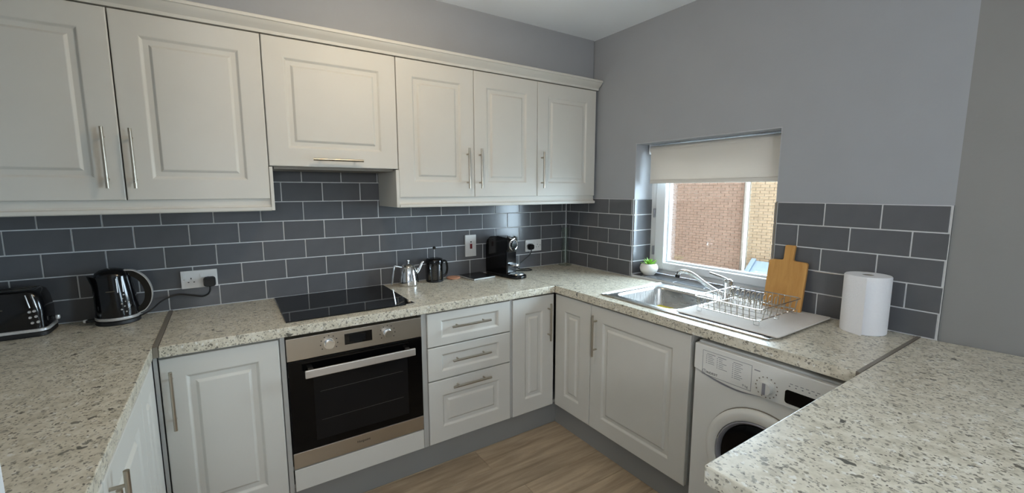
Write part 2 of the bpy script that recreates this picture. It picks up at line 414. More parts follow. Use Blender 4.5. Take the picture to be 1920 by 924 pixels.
# back wall: running coordinate = x
def pb(s, z): return Matrix.Translation((s, .008, z))
for r in range(1, 6):
    course(wall_back, r, XL+.002, -.0105, X0+(0 if r % 2 == 0 else TW/2), pb)
for r in (6, 7):
    course(wall_back, r, -2.06, -1.43, X0+(0 if r % 2 == 0 else TW/2), pb, ztop=1.62)
B(XL+.001, -.001, .0025, .0079, ZW-.03, Z1+4*TH).build('grout', M['grout'], wall_back)
B(-2.06, -1.43, .0025, .0079, Z1+4*TH, 1.622).build('grout', M['grout'], wall_back)
# window wall: running coordinate = -y, tile face at x = 0
def pr_(s, z): return Matrix.Translation((.008, -s, z)) @ Matrix.Rotation(-PI/2, 4, 'Z')
for r in range(1, 6):
    course(wall_right, r, .003, -WY0-.001, .1404+(0 if r % 2 == 0 else TW/2), pr_)
    course(wall_right, r, -WY1+.010, -YC-.002, 1.6461+(0 if r % 2 == 0 else TW/2), pr_)
B(.0025, .0079, WY0, -.001, ZW-.03, Z1+4*TH).build('grout', M['grout'], wall_right)
B(.0025, .0079, YC, WY1, ZW-.03, Z1+4*TH).build('grout', M['grout'], wall_right)
B(-.001, .0079, WY1-.006, WY1, ZW+.001, Z1+4*TH+.002).build('tile_edge_trim', M['strip'], wall_right)
B(-.001, .0079, YC, YC+.0018, ZW+.001, Z1+4*TH).build('grout', M['grout'], wall_right)
# window reveal: tiles on the two cheeks and on the sill
for r in range(1, 6):
    zt = Z1+(r-1)*TH-G/2; zb = max(Z1+(r-2)*TH+G/2, .932)
    tile(wall_right, .170, zt-zb, Matrix.Translation((.008, WY0, zb)))
    tile(wall_right, .170, zt-zb, Matrix.Translation((.178, WY1, zb)) @ Matrix.Rotation(PI, 4, 'Z'))
B(.008, .18, WY0-.006, WY0-.0001, .925, Z1+4*TH-.001).build('grout', M['grout'], wall_right)
B(.008, .18, WY1+.0001, WY1+.006, .925, Z1+4*TH-.001).build('grout', M['grout'], wall_right)
ZT5 = Z1+4*TH; FX = .178
M['lining'] = mat('reveal_paint', srgb(178, 180, 184), .9, spec=.1, bump=.05, bscale=90)
B(.0085, FX, WY0-.004, WY0-.0002, ZT5, WZ1-.0002).build('reveal_lining', M['lining'], wall_right)
B(.0085, FX, WY1+.0002, WY1+.004, ZT5, WZ1-.0002).build('reveal_lining', M['lining'], wall_right)
B(.0085, FX, WY1+.004, WY0-.004, WZ1-.005, WZ1-.0002).build('reveal_lining', M['lining'], wall_right)
yy = WY0-.010
k = 0
while yy > WY1+.012:
    e = max(yy-(.11 if k == 0 else TW-G), WY1+.010)
    tile(wall_right, yy-e, .172, Matrix.Translation((.006, yy, .9185)) @ Matrix.Rotation(-PI/2, 4, 'Z') @ Matrix.Rotation(-PI/2, 4, 'X'))
    yy = e-G; k += 1
B(.004, .18, WY1+.006, WY0-.006, WZ0-.012, .9245).build('grout', M['grout'], wall_right)

# ------------------------------------------------------------------ window and blind

win = struct(B(FX+.046, FX+.050, WY1+.06, WY0-.06, .99, WZ1-.05).build('window_1', M['glass']))
f = MB(); a, b, c, d = WY1+.0, WY0-.0, .927, WZ1
f.box(FX, FX+.07, a, a+.045, c, d); f.box(FX, FX+.07, b-.045, b, c, d); f.box(FX, FX+.07, a+.045, b-.045, c, c+.035); f.box(FX, FX+.07, a+.045, b-.045, d-.045, d)
f.build('window_frame', M['upvc'], win, bevel=.004)
s = MB(); a, b, c, d = WY1+.018, WY0-.05, .957, WZ1-.04
for x0, x1, ww in ((FX-.014, FX+.06, .055),):
    s.box(x0, x1, a, a+ww, c, d); s.box(x0, x1, b-.075, b, c, d); s.box(x0, x1, a+ww, b-.075, c, c+.05); s.box(x0, x1, a+ww, b-.075, d-ww, d)
s.build('window_sash', M['upvc'], win, bevel=.006)
g = MB(); a, b, c, d = a+.055, b-.075, c+.05, d-.055
for q in ((a, a+.012, c, d), (b-.012, b, c, d), (a+.012, b-.012, c, c+.012), (a+.012, b-.012, d-.012, d)):
    g.box(FX+.020, FX+.0455, *q)
g.build('glazing_bead', M['upvc'], win, bevel=.003)
for z in (1.30, 1.05): B(FX-.018, FX-.001, WY0-.047, WY0-.035, z, z+.06).build('hinge', M['ringgrey'], win, bevel=.002)
bl = thing('roller_blind', 'cream roller blind pulled down over the top of the kitchen window', 'blind', (.11, -1.1, 1.525))
MB().cyl((.115, WY0-.045, 1.738), (.115, WY1+.02, 1.738), .024, 20).build('roll', M['blind'], bl, smooth=True)
cl = MB()
for k in range(13):
    t = k/12
prof = [(.093-.0008*math.sin(k*.9), 1.738-.205*k/12) for k in range(13)]
cl.prism([(x, z) for x, z in prof]+[(x-.0012, z) for x, z in reversed(prof)], WY1+.03, WY0-.055, lambda a, b, t: (a, t, b))
cl.build('fabric', M['blind'], bl, smooth=True)
B(.087, .098, WY1+.03, WY0-.055, 1.522, 1.546).build('bottom_bar', M['blind'], bl, bevel=.004)
for y0 in (WY0-.044, WY1+.012): B(.09, .17, y0, y0+.004, 1.71, 1.777).build('bracket', M['upvc'], bl)

# ------------------------------------------------------------------ outside
# outer face of this building, with unseen height added to shade the bricks
fc = MB()
fc.box(.301, .36, WY0, 14, -3, 14); fc.box(.301, .36, -2.2, WY1, -3, 14); fc.box(.301, .36, WY1, WY0, -3, WZ0-.012); fc.box(.301, .36, WY1, WY0, WZ1, 14)
fc.box(.36, 12, 11, 11.3, -3, 14)  # unseen yard end wall, added to cut side light on the brickwork
shade_facade = struct(fc.build('wall_outer_shade', M['brick']))
B(1.31, 1.36, -12, -2.2, 2.64, 14).build('shade_storey', M['brick'], shade_facade)  # unseen storeys over the dining side, added to keep sky light off the bricks
yard = struct(B(.36, 40, -30, 40, -3.1, -3).build('ground', M['plinth']))  # unseen ground, added to stop sky light coming up from below
bb = thing('brick_building', 'pinkish brick building seen through the kitchen window', 'building', (9.0, 4.6, -3))
B(9.02, 9.6, 3.44, 9.5, -3, 2.75).build('mortar_wall', M['mortar'], bb)
bp_ = thing('brick_building', 'paler yellow brick building right of the pale downpipe outside the window', 'building', (9.15, 1.4, -3))
B(9.17, 9.7, -1.5, 3.42, -3, 2.75).build('mortar_wall', M['mortar'], bp_)
def bricks(xf, y0, y1, z0, z1, m, par):
    mb = MB(); z = z0; r = 0
    while z < z1:
        y = y0 - (.1125 if r % 2 else 0)
        while y < y1:
            a, b = max(y, y0), min(y+.215, y1)
            if b-a > .02:
                dx = random.uniform(-.003, .004); mb.box(xf+dx, xf+.03, a, b, z, z+.065)
            y += .225
        z += .075; r += 1
    mb.build('brickwork', m, par, kind='stuff')
bricks(9.0, 3.46, 7.6, -1.9, 2.6, M['brick'], bb)
bricks(9.15, 1.6, 3.40, -1.9, 2.6, M['brickpale'], bp_)
dp = thing('downpipe', 'pale downpipe running up between the two brick buildings outside', 'pipe', (8.93, 3.43, -3))
MB().cyl((8.93, 3.43, -3), (8.93, 3.43, 2.8), .03, 14).build('pipe', M['stone'], dp, smooth=True)
for z in (-1.2, .4, 2.0): MB().cyl((8.93, 3.43, z), (8.93, 3.43, z+.08), .038, 14).build('collar', M['stone'], dp, smooth=True)
rl = thing('rooflight', 'small grey rooflight with a pale blue frame outside the window', 'rooflight', (8.3, 2.6, -1.6))
MB().prism([(8.0, -1.6), (8.85, -1.6), (8.85, -.30), (8.75, -.28), (8.0, -.95)], 1.8, 3.06, lambda a, b, t: (a, t, b)).build('roof', M['lead'], rl)
for y0, y1 in ((2.94, 3.05), (2.2, 2.3)):
    MB().prism([(7.98, -.96), (8.74, -.27), (8.74, -.21), (7.98, -.90)], y0, y1, lambda a, b, t: (a, t, b)).build('frame_bar', M['paleframe'], rl)
MB().prism([(8.03, -.925), (8.74, -.285), (8.74, -.262), (8.03, -.90)], 2.3, 2.94, lambda a, b, t: (a, t, b)).build('pane', M['paleframe'], rl)
# ------------------------------------------------------------------ cabinet parts
ID = lambda x, y, z: (x, y, z)
def on_back(x0, yf, z0): return lambda x, y, z: (x0+x, yf+y, z0+z)       # faces -Y
def on_right(xf, y0, z0): return lambda x, y, z: (xf+y, y0-x, z0+z)      # faces -X, local x runs towards the camera
def on_left(xf, y0, z0): return lambda x, y, z: (xf-y, y0+x, z0+z)       # faces +X, local x runs away from the camera
def on_front(x0, yf, z0): return lambda x, y, z: (x0-x, yf-y, z0+z)      # faces +Y
def door_mb(w_, h_, stile=.082, th=.02, rail=None, raised=True):
    rail = rail or stile
    def ring(ix, iz, y): return [(ix, y, iz), (w_-ix, y, iz), (w_-ix, y, h_-iz), (ix, y, h_-iz)]
    R = [ring(0, 0, 0), ring(0, 0, -th+.003), ring(.0012, .0012, -th+.001), ring(.0035, .0035, -th)]
    def fr(d, y): return ring(stile+d, rail+d, y)
    R += [fr(-.003, -th), fr(0, -th+.0010), fr(.0065, -th+.0075), fr(.009, -th+.0088)]
    if raised:
        R += [fr(.026, -th+.0088), fr(.0275, -th+.0078), fr(.0345, -th+.0016), fr(.037, -th+.0006)]
    else:
        R += [fr(.014, -th+.0090)]
    return MB().rings(R)
def handle_mb(cx, cz, vertical=True, L_=.23, th=.02, so=.032, r=.006):
    mb = MB(); y = -th-so
    if vertical:
        mb.cyl((cx, y, cz-L_/2), (cx, y, cz+L_/2), r, 14)
        for d in (-.08, .08): mb.cyl((cx, -th+.0005, cz+d), (cx, y, cz+d), r*.75, 10)
    else:
        mb.cyl((cx-L_/2, y, cz), (cx+L_/2, y, cz), r, 14)
        for d in (-.08, .08): mb.cyl((cx+d, -th+.0005, cz), (cx+d, y, cz), r*.75, 10)
    return mb
def door(par, fn, w_, h_, hpos, vertical=True, name='door', **kw):
    d = door_mb(w_, h_, **kw).xf(fn).build(name, M['door'], par)
    if hpos: handle_mb(hpos[0], hpos[1], vertical).xf(fn).build('handle', M['handle'], d, smooth=True)
    return d
def carcass(par, fn, w_, d_, h_, t=.018, top=True, shelf=True, back=True):
    mb = MB()
    mb.box(0, t, 0, d_, 0, h_); mb.box(w_-t, w_, 0, d_, 0, h_); mb.box(t, w_-t, 0, d_, 0, t)
    if top: mb.box(t, w_-t, 0, d_, h_-t, h_)
    if back: mb.box(t, w_-t, d_-.006, d_, t, h_-t)
    if shelf: mb.box(t, w_-t, .03, d_-.01, h_*.5, h_*.5+t)
    return mb.xf(fn).build('carcass', M['carcass'], par)

# wall units: door face y = -.32, doors 1.443 .. 2.163
UY, UZ0, UZ1 = -.30, 1.443, 2.163
def wall_unit(x0, x1, label, doors, z0=UZ0):
    t = thing('wall_cabinet', label, 'cabinet', ((x0+x1)/2, -.16, z0), 'wall cabinets along the back wall')
    carcass(t, on_back(x0, UY+.001, z0), x1-x0, .296, UZ1-z0)
    for a, b, hp, vert in doors:
        door(t, on_back(a, UY, z0+.0), b-a, UZ1-z0-.003, (hp[0]-a, hp[1]-z0), vert, stile=.086)
    return t
t = wall_unit(-3.046, -2.0475, 'widest pale grey double-door wall cabinet above the kettle and toaster', [(-3.044, -2.5485, (-2.594, 1.604), True), (-2.5445, -2.0490, (-2.512, 1.604), True)])
B(-2.0475, -2.0335, -.322, -.004, 1.390, 1.588).build('end_panel', M['door'], t, bevel=.0015)
t = wall_unit(-2.0465, -1.4455, 'short pale grey wall cabinet hiding the cooker hood, above the hob', [(-2.0450, -1.4470, (-1.748, 1.626), False)], z0=1.592)
B(-2.026, -1.466, -.29, -.02, 1.5795, 1.5915).build('hood_grille', M['strip'], t)
t = wall_unit(-1.4445, -.5295, 'pale grey wall cabinet with a pair of doors, right of the cooker hood', [(-1.4430, -.9900, (-1.037, 1.606), True), (-.9865, -.5310, (-.955, 1.606), True)])
B(-1.4610, -1.4445, -.322, -.004, 1.390, 1.588).build('end_panel', M['door'], t, bevel=.0015)
wall_unit(-.5285, -.0215, 'single-door pale grey wall cabinet in the corner above the coffee machine', [(-.5275, -.0225, (-.496, 1.609), True)])
# light rails under the wall units
def rail(x0, x1, label):
    pr = [(-.285, 1.4425), (-.309, 1.4425), (-.309, 1.416), (-.315, 1.408), (-.327, 1.405), (-.327, 1.392), (-.322, 1.388), (-.285, 1.388)]
    return tag(MB().prism(pr, x0, x1, lambda a, b, t: (t, a, b)).build('light_rail', M['door']), label, 'moulding', 'light rails under the wall cabinets')
rail(-3.046, -2.0480, 'pale grey light rail moulding under the widest wall cabinet')
rail(-1.4440, -.0215, 'long pale grey light rail moulding under the three doors right of the hood')
# cornice along the top
pr = [(-.2635, 2.1655), (-.322, 2.1655), (-.324, 2.178), (-.330, 2.184), (-.342, 2.192), (-.353, 2.203), (-.357, 2.209), (-.364, 2.211), (-.364, 2.222), (-.360, 2.2255), (-.2635, 2.2255)]
tag(MB().prism(pr, -3.08, -.004, lambda a, b, t: (t, a, b)).build('cornice', M['door'], smooth=True, angle=25), 'pale grey moulded cornice running along the tops of the wall cabinets', 'moulding')

# base units
BZ0, BZ1 = .148, .856
BY = -.565
def base_unit(fnc, w_, label, loc, depth=.54, top=True, shelf=True):
    t = thing('base_cabinet', label, 'cabinet', loc, 'base cabinets under the worktop')
    carcass(t, fnc, w_, depth, .72, top=top, shelf=shelf)
    return t
H = BZ1-BZ0
t = base_unit(on_back(-2.476, BY+.001, .146), .400, 'narrow single-door base cabinet left of the oven', (-2.276, -.29, .146))
door(t, on_back(-2.4735, BY, BZ0), .3935, H, (.033, .698-BZ0), stile=.078)
B(-2.4900, -2.4780, -.5840, -.5660, .150, .866).build('filler_strip', M['carcass'], t)
# oven housing
t = thing('oven_housing', 'grey carcass frame holding the built-in oven, with a plain filler front below', 'cabinet', (-1.751, -.29, .146))
mb = MB(); mb.box(-2.075, -2.057, BY-.012, -.02, .146, .866); mb.box(-1.445, -1.4195, BY-.012, -.02, .146, .866); mb.box(-2.057, -1.445, BY+.02, -.02, .146, .164)
mb.box(-2.057, -1.445, BY+.02, -.02, .232, .250)
mb.build('carcass', M['carcass'], t)
B(-2.052, -1.449, BY-.02, BY, .150, .251).build('filler_front', M['door'], t, bevel=.002)
# drawers
t = base_unit(on_back(-1.4190, BY+.001, .146), .503, 'three-drawer base cabinet right of the oven', (-1.167, -.29, .146), shelf=False)
for z0, z1, hz, rl_ in ((.681, .857, .780, .044), (.499, .675, .597, .044), (.150, .493, .452, .085)):
    door(t, on_back(-1.4165, BY, z0), .501, z1-z0, (.243, hz-z0), False, name='drawer', stile=.078, rail=rl_, raised=rl_ > .05)
B(-.9150, -.8985, BY-.014, BY+.02, .150, .866).build('filler_post', M['carcass'], t)
# corner L unit: two narrow doors
t = thing('corner_cabinet', 'corner base cabinet with two narrow doors meeting at right angles', 'cabinet', (-.45, -.45, .146), 'base cabinets under the worktop')
mb = MB(); mb.box(-.897, -.02, -.564, -.02, .146, .164); mb.box(-.564, -.02, -.893, -.564, .146, .164); mb.box(-.897, -.879, -.564, -.02, .164, .866); mb.box(-.564, -.02, -.893, -.875, .164, .866)
mb.box(-.879, -.02, -.04, -.02, .164, .866); mb.box(-.04, -.02, -.875, -.04, .164, .866)
mb.build('carcass', M['carcass'], t)
door(t, on_back(-.8960, BY, BZ0), .3010, H, (.256, .692-BZ0), stile=.088, rail=.092)
door(t, on_right(-.565, -.5900, BZ0), .3035, H, None, stile=.088, rail=.092)
# sink unit
t = base_unit(on_right(-.564, -.8945, .146), .618, 'wide single-door base cabinet under the sink', (-.29, -1.2, .146), top=False, shelf=False)
door(t, on_right(-.565, -.8975, BZ0), .6130, H, (.044, .696-BZ0), stile=.090, rail=.085)
# left run, facing the washing machine
t = base_unit(on_left(-2.511, -.8775, .146), .262, 'narrow base cabinet of the left run beside the inner corner', (-2.8, -.75, .146))
door(t, on_left(-2.51, -.8765, BZ0), .2600, H, None, stile=.075)
B(-2.52, -2.4925, -.6150, -.5900, .150, .866).build('filler_post', M['carcass'], t)
t = base_unit(on_left(-2.511, -1.3845, .146), .506, 'wide single-door base cabinet under the left worktop beside the white wall end', (-2.8, -1.13, .146))
door(t, on_left(-2.51, -1.3830, BZ0), .5030, H, (.035, .735-BZ0), stile=.080)
t = base_unit(on_left(-2.511, -1.868, .146), .482, 'last base cabinet of the left run, against the white wall end', (-2.8, -1.62, .146))
door(t, on_left(-2.51, -1.8665, BZ0), .4790, H, (.44, .735-BZ0), stile=.080)
# peninsula unit
t = base_unit(on_front(-.66, -2.165, .146), .70, 'double-door base cabinet below the peninsula worktop', (-1.0, -2.4, .146), depth=.52)
door(t, on_front(-.6620, -2.165+.001, BZ0), .3465, H, None, stile=.080)
door(t, on_front(-1.0120, -2.165+.001, BZ0), .3465, H, None, stile=.080)
# plinths
def plinth(args, label): tag(B(*args).build('plinth', M['plinth'], bevel=.001), label, 'plinth', 'plinths under the base cabinets')
plinth((-2.512, -.530, -.545, -.530, .0005, .1455), 'grey plinth under the oven and drawers')
plinth((-.545, -.530, -1.515, -.5455, .0005, .1455), 'grey plinth under the sink cabinet and the corner door')
plinth((-2.543, -2.528, -1.868, -.5455, .0005, .1455), 'grey plinth under the left run of cabinets')
plinth((-1.36, -.66, -2.20, -2.185, .0005, .1455), 'grey plinth under the peninsula cabinet')

# ------------------------------------------------------------------ worktops
wt = thing('worktop', 'speckled cream worktop with the toaster and kettle, left run', 'worktop', (-2.78, -.93, ZW-WT), 'speckled worktops')
B(-3.098, -2.4865, -1.870, -.001, ZW-WT, ZW).build('slab', M['worktop'], wt, bevel=.003)
B(-2.4855, -2.4700, -.601, -.001, ZW-WT+.003, ZW+.0012).build('joint_strip', M['strip'], wt, label='dark grey metal joint strip')
wt = thing('worktop', 'speckled cream worktop with the hob and coffee machine along the back wall', 'worktop', (-1.54, -.3, ZW-WT), 'speckled worktops')
B(-2.4690, -.6010, -.600, -.001, ZW-WT, ZW).build('slab', M['worktop'], wt, bevel=.003)
B(-.6008, -.5992, -.599, -.003, ZW-WT, ZW-.0006).build('joint_strip', M['strip'], wt)
SX0, SX1, SY0, SY1 = -.530, -.018, -1.800, -.918      # sink outline
wt = thing('worktop', 'speckled cream worktop around the sink below the window', 'worktop', (-.3, -1.05, ZW-WT), 'speckled worktops')
m_ = MB(); hx0, hx1, hy0, hy1 = -.49, -.08, -1.36, -.95
m_.box(-.600, hx0, -2.100, -.601, ZW-WT, ZW); m_.box(hx0, hx1, hy1, -.601, ZW-WT, ZW); m_.box(hx0, hx1, -2.100, hy0, ZW-WT, ZW); m_.box(hx1, -.001, -2.100, -.601, ZW-WT, ZW)
m_.box(-.599, -.001, -.601, -.001, ZW-WT, ZW)
m_.build('slab', M['worktop'], wt)
B(-.600, -.001, -2.1120, -2.1005, ZW-WT+.003, ZW+.0012).build('joint_strip', M['strip'], wt, label='dark grey metal joint strip')
wt = thing('worktop', 'speckled cream peninsula worktop in the right foreground', 'worktop', (-.7, -2.45, ZW-WT), 'speckled worktops')
MB().prism([(-1.432, -2.1125), (-.001, -2.1125), (-.001, YC), (.008+.60*sp, YC-.60), (-1.432, YC-.60)], ZW-WT, ZW, lambda a, b, t: (a, b, t)).build('slab', M['worktop'], wt, bevel=.003)

# ------------------------------------------------------------------ hob and oven
t = thing('hob', 'black glass hob set in the worktop above the oven', 'hob', (-1.752, -.28, ZW))
B(-2.043, -1.462, -.536, -.022, ZW+.0003, ZW+.006).build('glass_top', M['blackglass'], t, bevel=.002)
mb = MB(); mb.box(-1.4628, -1.4600, -.5365, -.4900, ZW+.0003, ZW+.0066); mb.box(-1.506, -1.4628, -.5385, -.5362, ZW+.0003, ZW+.0066)
mb.build('edge_trim', M['chrome'], t)

ov = thing('oven', 'stainless steel built-in oven with black glass door', 'oven', (-1.751, -.4, .257))
OF = -.586
B(-2.050, -1.452, OF+.02, -.06, .256, .850).build('body', M['strip'], ov)
cp = B(-2.0535, -1.4485, OF, OF+.02, .752, .8515).build('control_panel', M['steel'], ov, bevel=.002)
for x in (-1.882, -1.619):
    kb = MB().cyl((x, OF, .803), (x, OF-.007, .803), .0245, 28, .0235).cyl((x, OF-.007, .803), (x, OF-.026, .803), .0195, 28, .018).build('knob', M['chrome'], cp, smooth=True)
    mk = MB()
    for k in range(9):
        a = -.6+k*(PI+1.2)/8
        mk.box(x+.036*math.cos(a)-.0022, x+.036*math.cos(a)+.0022, OF-.0007, OF+.0002, .803+.036*math.sin(a)-.0022, .803+.036*math.sin(a)+.0022)
    mk.build('knob_marks', M['matblack'], cp, kind='stuff')
B(-1.816, -1.692, OF-.001, OF+.002, .782, .833).build('display', M['blackglass'], cp, bevel=.0008)
B(-1.795, -1.722, OF-.0014, OF-.0005, .793, .824).build('screen', M['ovenwin'], cp)
dg = B(-2.0530, -1.4490, OF+.001, OF+.02, .331, .749).build('door_glass', M['ovenglass'], ov, bevel=.002)
B(-1.955, -1.525, OF+.0003, OF+.0012, .365, .660).build('inner_window', M['ovenwin'], dg)
for z in (.590, .455):
    MB().cyl((-1.93, OF+.0004, z), (-1.55, OF+.0004, z+.004), .0012, 6).build('rack_line', M['ringdark'], dg)
hd = B(-1.992, -1.500, OF-.052, OF-.042, .681, .717).build('door_handle', M['alu'], ov, bevel=.003)
for x in (-1.975, -1.537): B(x, x+.020, OF-.0425, OF+.002, .688, .710).build('handle_post', M['steel'], hd)
bt = B(-2.0530, -1.4490, OF, OF+.02, .2575, .3295).build('bottom_trim', M['steel'], ov, bevel=.002)
text_mb('Hotpoint', .0165, lambda x, y, z: (-1.783+x, OF-.0003-z, .292+y)).build('lettering', M['matblack'], bt)

# ------------------------------------------------------------------ washing machine
wm = thing('washing_machine', 'white front-loading washing machine under the worktop, half hidden by the peninsula', 'washing machine', (-.31, -1.835, 0))
WX = -.592; wy0, wy1 = -2.096, -1.540
B(WX+.02, -.03, wy0, wy1, .012, .846).build('cabinet', M['white'], wm, bevel=.006)
# front skin with a curved seam: lower panel and fascia
low = [(0, .012)]; up = []
N = 24
def seam(s): # s along the width 0..1 -> z of the fascia's lower edge
    return .728-.020*min(1, s/.35) - .012*math.sin(min(1, s/.5)*PI)*.9 - .002*s
seampts = [(k/N, seam(k/N)) for k in range(N+1)]
W_ = wy1-wy0
fnw = lambda a, b, t: (t, wy1-a*W_, b)
MB().prism([(0, .05)]+[(1, .05)]+[(s_, z_-.0035) for s_, z_ in reversed(seampts)], WX+.004, WX+.0205, fnw).build('front_panel', M['white'], wm)
fa = MB().prism([(s_, z_) for s_, z_ in seampts]+[(1, .838), (0, .838)], WX-.006, WX+.0205, fnw).build('fascia', M['white'], wm, bevel=.003)
# lip groove under the drawer (dark crescent at the left of the seam)
dk = [(k/12*.52+.03, seam(k/12*.52+.03)) for k in range(13)]
MB().prism(dk+[(s_, z_-.010*math.sin(PI*(i/12)**.7)-.0005) for i, (s_, z_) in reversed(list(enumerate(dk)))], WX+.0015, WX+.0045, fnw).build('drawer_grip', M['ringgrey'], wm)
# dispenser drawer outline and prints
yl = lambda s_: wy1-s_*W_
dr = MB()
def outline(y0, y1, z0, z1, tk=.0016):
    for q in ((y1, y0, z0, z0+tk), (y1, y0, z1-tk, z1), (y0-tk, y0, z0, z1), (y1, y1+tk, z0, z1)): dr.box(WX-.0066, WX-.0055, min(q[:2]), max(q[:2]), q[2], q[3])
outline(-1.578, -1.782, .714, .818)
dr.build('dispenser_outline', M['printgrey'], fa)
pm = MB(); random.seed(3)
for cx, n_ in ((-1.593, 5), (-1.640, 6), (-1.705, 8)):
    pm.box(WX-.0064, WX-.0055, cx-.040, cx-.004, .8045, .8070)
    for k in range(n_):
        L_ = random.uniform(.014, .036); zz = .797-k*.0078
        pm.box(WX-.0064, WX-.0055, cx-.009-L_, cx-.009, zz, zz+.0020); pm.box(WX-.0064, WX-.0055, cx-.0045, cx-.0005, zz, zz+.0028)
for k in range(7): pm.box(WX-.0064, WX-.0055, -1.915-k*.017-.010, -1.915-k*.017, .795, .7975)
for k in range(6): pm.box(WX-.0064, WX-.0055, -1.912-k*.021-.005, -1.912-k*.021, .785, .789)
pm.box(WX-.0064, WX-.0055, -1.812, -1.790, .803, .807)
pm.build('programme_print', M['printgrey'], fa, kind='stuff')
fT = lambda y0, z0: (lambda x, y, z: (WX-.0061-z, y0-x, z0+y))
text_mb('INDESIT', .0135, fT(-1.598, .7225)).build('lettering', M['matblack'], fa)
mb = MB()
ring = [(WX-.0062, -1.588+.0075*math.cos(2*PI*i/20), .7285+.0075*math.sin(2*PI*i/20)) for i in range(20)]
mb.tube(ring, .0011, 6, closed=True); mb.box(WX-.0068, WX-.0055, -1.5891, -1.5869, .7250, .7305); mb.box(WX-.0068, WX-.0055, -1.5891, -1.5869, .7318, .7338)
mb.build('emblem', M['printgrey'], fa)
text_mb('9 kg', .013, fT(-1.748, .7225)).build('lettering', M['printgrey'], fa)
MB().cyl((WX-.006, -1.838, .752), (WX-.010, -1.838, .752), .030, 32, .029).cyl((WX-.010, -1.838, .752), (WX-.028, -1.838, .752), .026, 32, .023).build('dial', M['white'], fa, smooth=True)
MB().box(WX-.0315, WX-.026, -1.8435, -1.8325, .730, .774).build('dial_grip', M['ringgrey'], fa, bevel=.002)
mb = MB()
for k in range(16):
    a = 2*PI*k/16; yy, zz = -1.838+.0385*math.cos(a), .752+.0385*math.sin(a)
    mb.box(WX-.0066, WX-.0055, yy-.0022, yy+.0022, zz-.0022, zz+.0022)
mb.build('dial_marks', M['strip'], fa, kind='stuff')
MB().rings([[(WX-.0055, y, z) for y, z, _ in rrect(-2.055, -1.902, .722, .772, .010, 0)], [(WX-.0075, y, z) for y, z, _ in rrect(-2.055, -1.902, .722, .772, .010, 0)]]).build('display', M['darkglass'], fa)
# door
DC = (-1.833, .432)
def ringx(prof, n=64):
    R = [[(WX+x, DC[0]+r*math.cos(2*PI*i/n), DC[1]+r*math.sin(2*PI*i/n)) for i in range(n)] for r, x in prof]
    return MB().rings(R)
dw = ringx([(.216, .006), (.216, -.012), (.210, -.020), (.200, -.024), (.178, -.024), (.172, -.020), (.170, -.002)]).build('porthole_door', M['white'], wm, smooth=True)
ringx([(.219, .0045), (.2185, -.001)]).build('door_seam', M['strip'], dw, smooth=True)
ringx([(.1695, -.002), (.1695, -.018), (.165, -.021), (.158, -.014), (.156, -.004)]).build('bezel', M['ringgrey'], dw, smooth=True)
ringx([(.156, -.003), (.152, -.009), (.13, -.014), (.08, -.018), (.03, -.0195)]).build('glass', M['darkglass'], dw, smooth=True)
for y in (wy0+.05, wy1-.05):
    for x in (-.53, -.08): MB().cyl((x, y, 0), (x, y, .013), .02, 12).build('foot', M['matblack'], wm)

# ------------------------------------------------------------------ sink, tap, rack
sk = thing('sink', 'stainless steel inset sink with drainer below the window', 'sink', (-.27, -1.36, ZW))
BX0, BX1, BYa, BYb = -.480, -.105, -1.345, -.962
def rr(d, z, r=.055): return rrect(BX0+d, BX1-d, BYa+d, BYb-d, max(r-d*.5, .02), z)
bw = MB().rings([rr(-.003, ZW+.0035, .06), rr(.002, ZW+.001), rr(.006, ZW-.010), rr(.013, ZW-.100), rr(.026, ZW-.118), rr(.056, ZW-.125)], cap_first=False)
bw.build('bowl', M['sinksteel'], sk, smooth=True, angle=60)
# flat deck with a hole (quads between outer rim and bowl mouth)
n_ = len(rr(0, 0)); hole = rr(-.003, ZW+.0035, .06)
outer = []
cx, cy = (BX0+BX1)/2, (BYa+BYb)/2
DY = -1.385                               # deck round the bowl ends here, drainer after it
for p in hole:
    dx, dy = p[0]-cx, p[1]-cy
    tx = ((SX1 if dx > 0 else SX0)-cx)/dx if abs(dx) > 1e-6 else 1e9
    ty = ((SY1 if dy > 0 else DY)-cy)/dy if abs(dy) > 1e-6 else 1e9
    k_ = min(tx, ty); outer.append((cx+dx*k_, cy+dy*k_, ZW+.0035))
dk = MB().add(hole+outer, [(i, (i+1) % n_, n_+(i+1) % n_, n_+i) for i in range(n_)])
dk.box(SX0, SX1, DY, SY0, ZW+.0028, ZW+.0035)
for i in range(n_):                       # square up the corners
    a, b = outer[i], outer[(i+1) % n_]
    if abs(a[0]-b[0]) > 1e-6 and abs(a[1]-b[1]) > 1e-6:
        cx_ = a[0] if abs(a[0]-SX0) < 1e-6 or abs(a[0]-SX1) < 1e-6 else b[0]
        cy_ = a[1] if abs(a[1]-SY1) < 1e-6 or abs(a[1]-DY) < 1e-6 else b[1]
        dk.add([a, (cx_, cy_, ZW+.0035), b], [(0, 1, 2)])
dk.build('deck', M['sinksteel'], sk)
rim = rrect(SX0-.004, SX1+.004, SY0-.004, SY1+.004, .012, ZW+.0035, 4)
MB().tube(rim, .0034, 8, closed=True).build('rim', M['sinksteel'], sk, smooth=True)
rim = rrect(SX0+.014, SX1-.014, SY0+.014, SY1-.014, .014, ZW+.0035, 4)
MB().tube(rim, .0022, 8, closed=True).build('raised_bead', M['sinksteel'], sk, smooth=True)
MB().lathe([(.04, .001), (.038, .0025), (.03, .002), (.012, .0012), (.0001, .001)], ((BX0+BX1)/2, (BYa+BYb)/2, ZW-.125), 24).build('waste', M['chrome'], sk, smooth=True)
tag(B(-.225, -.160, -1.12, -1.020, ZW-.1240, ZW-.086).build('sponge', M['yellow'], bevel=.008), 'yellow sponge in the bottom of the sink bowl', 'sponge')

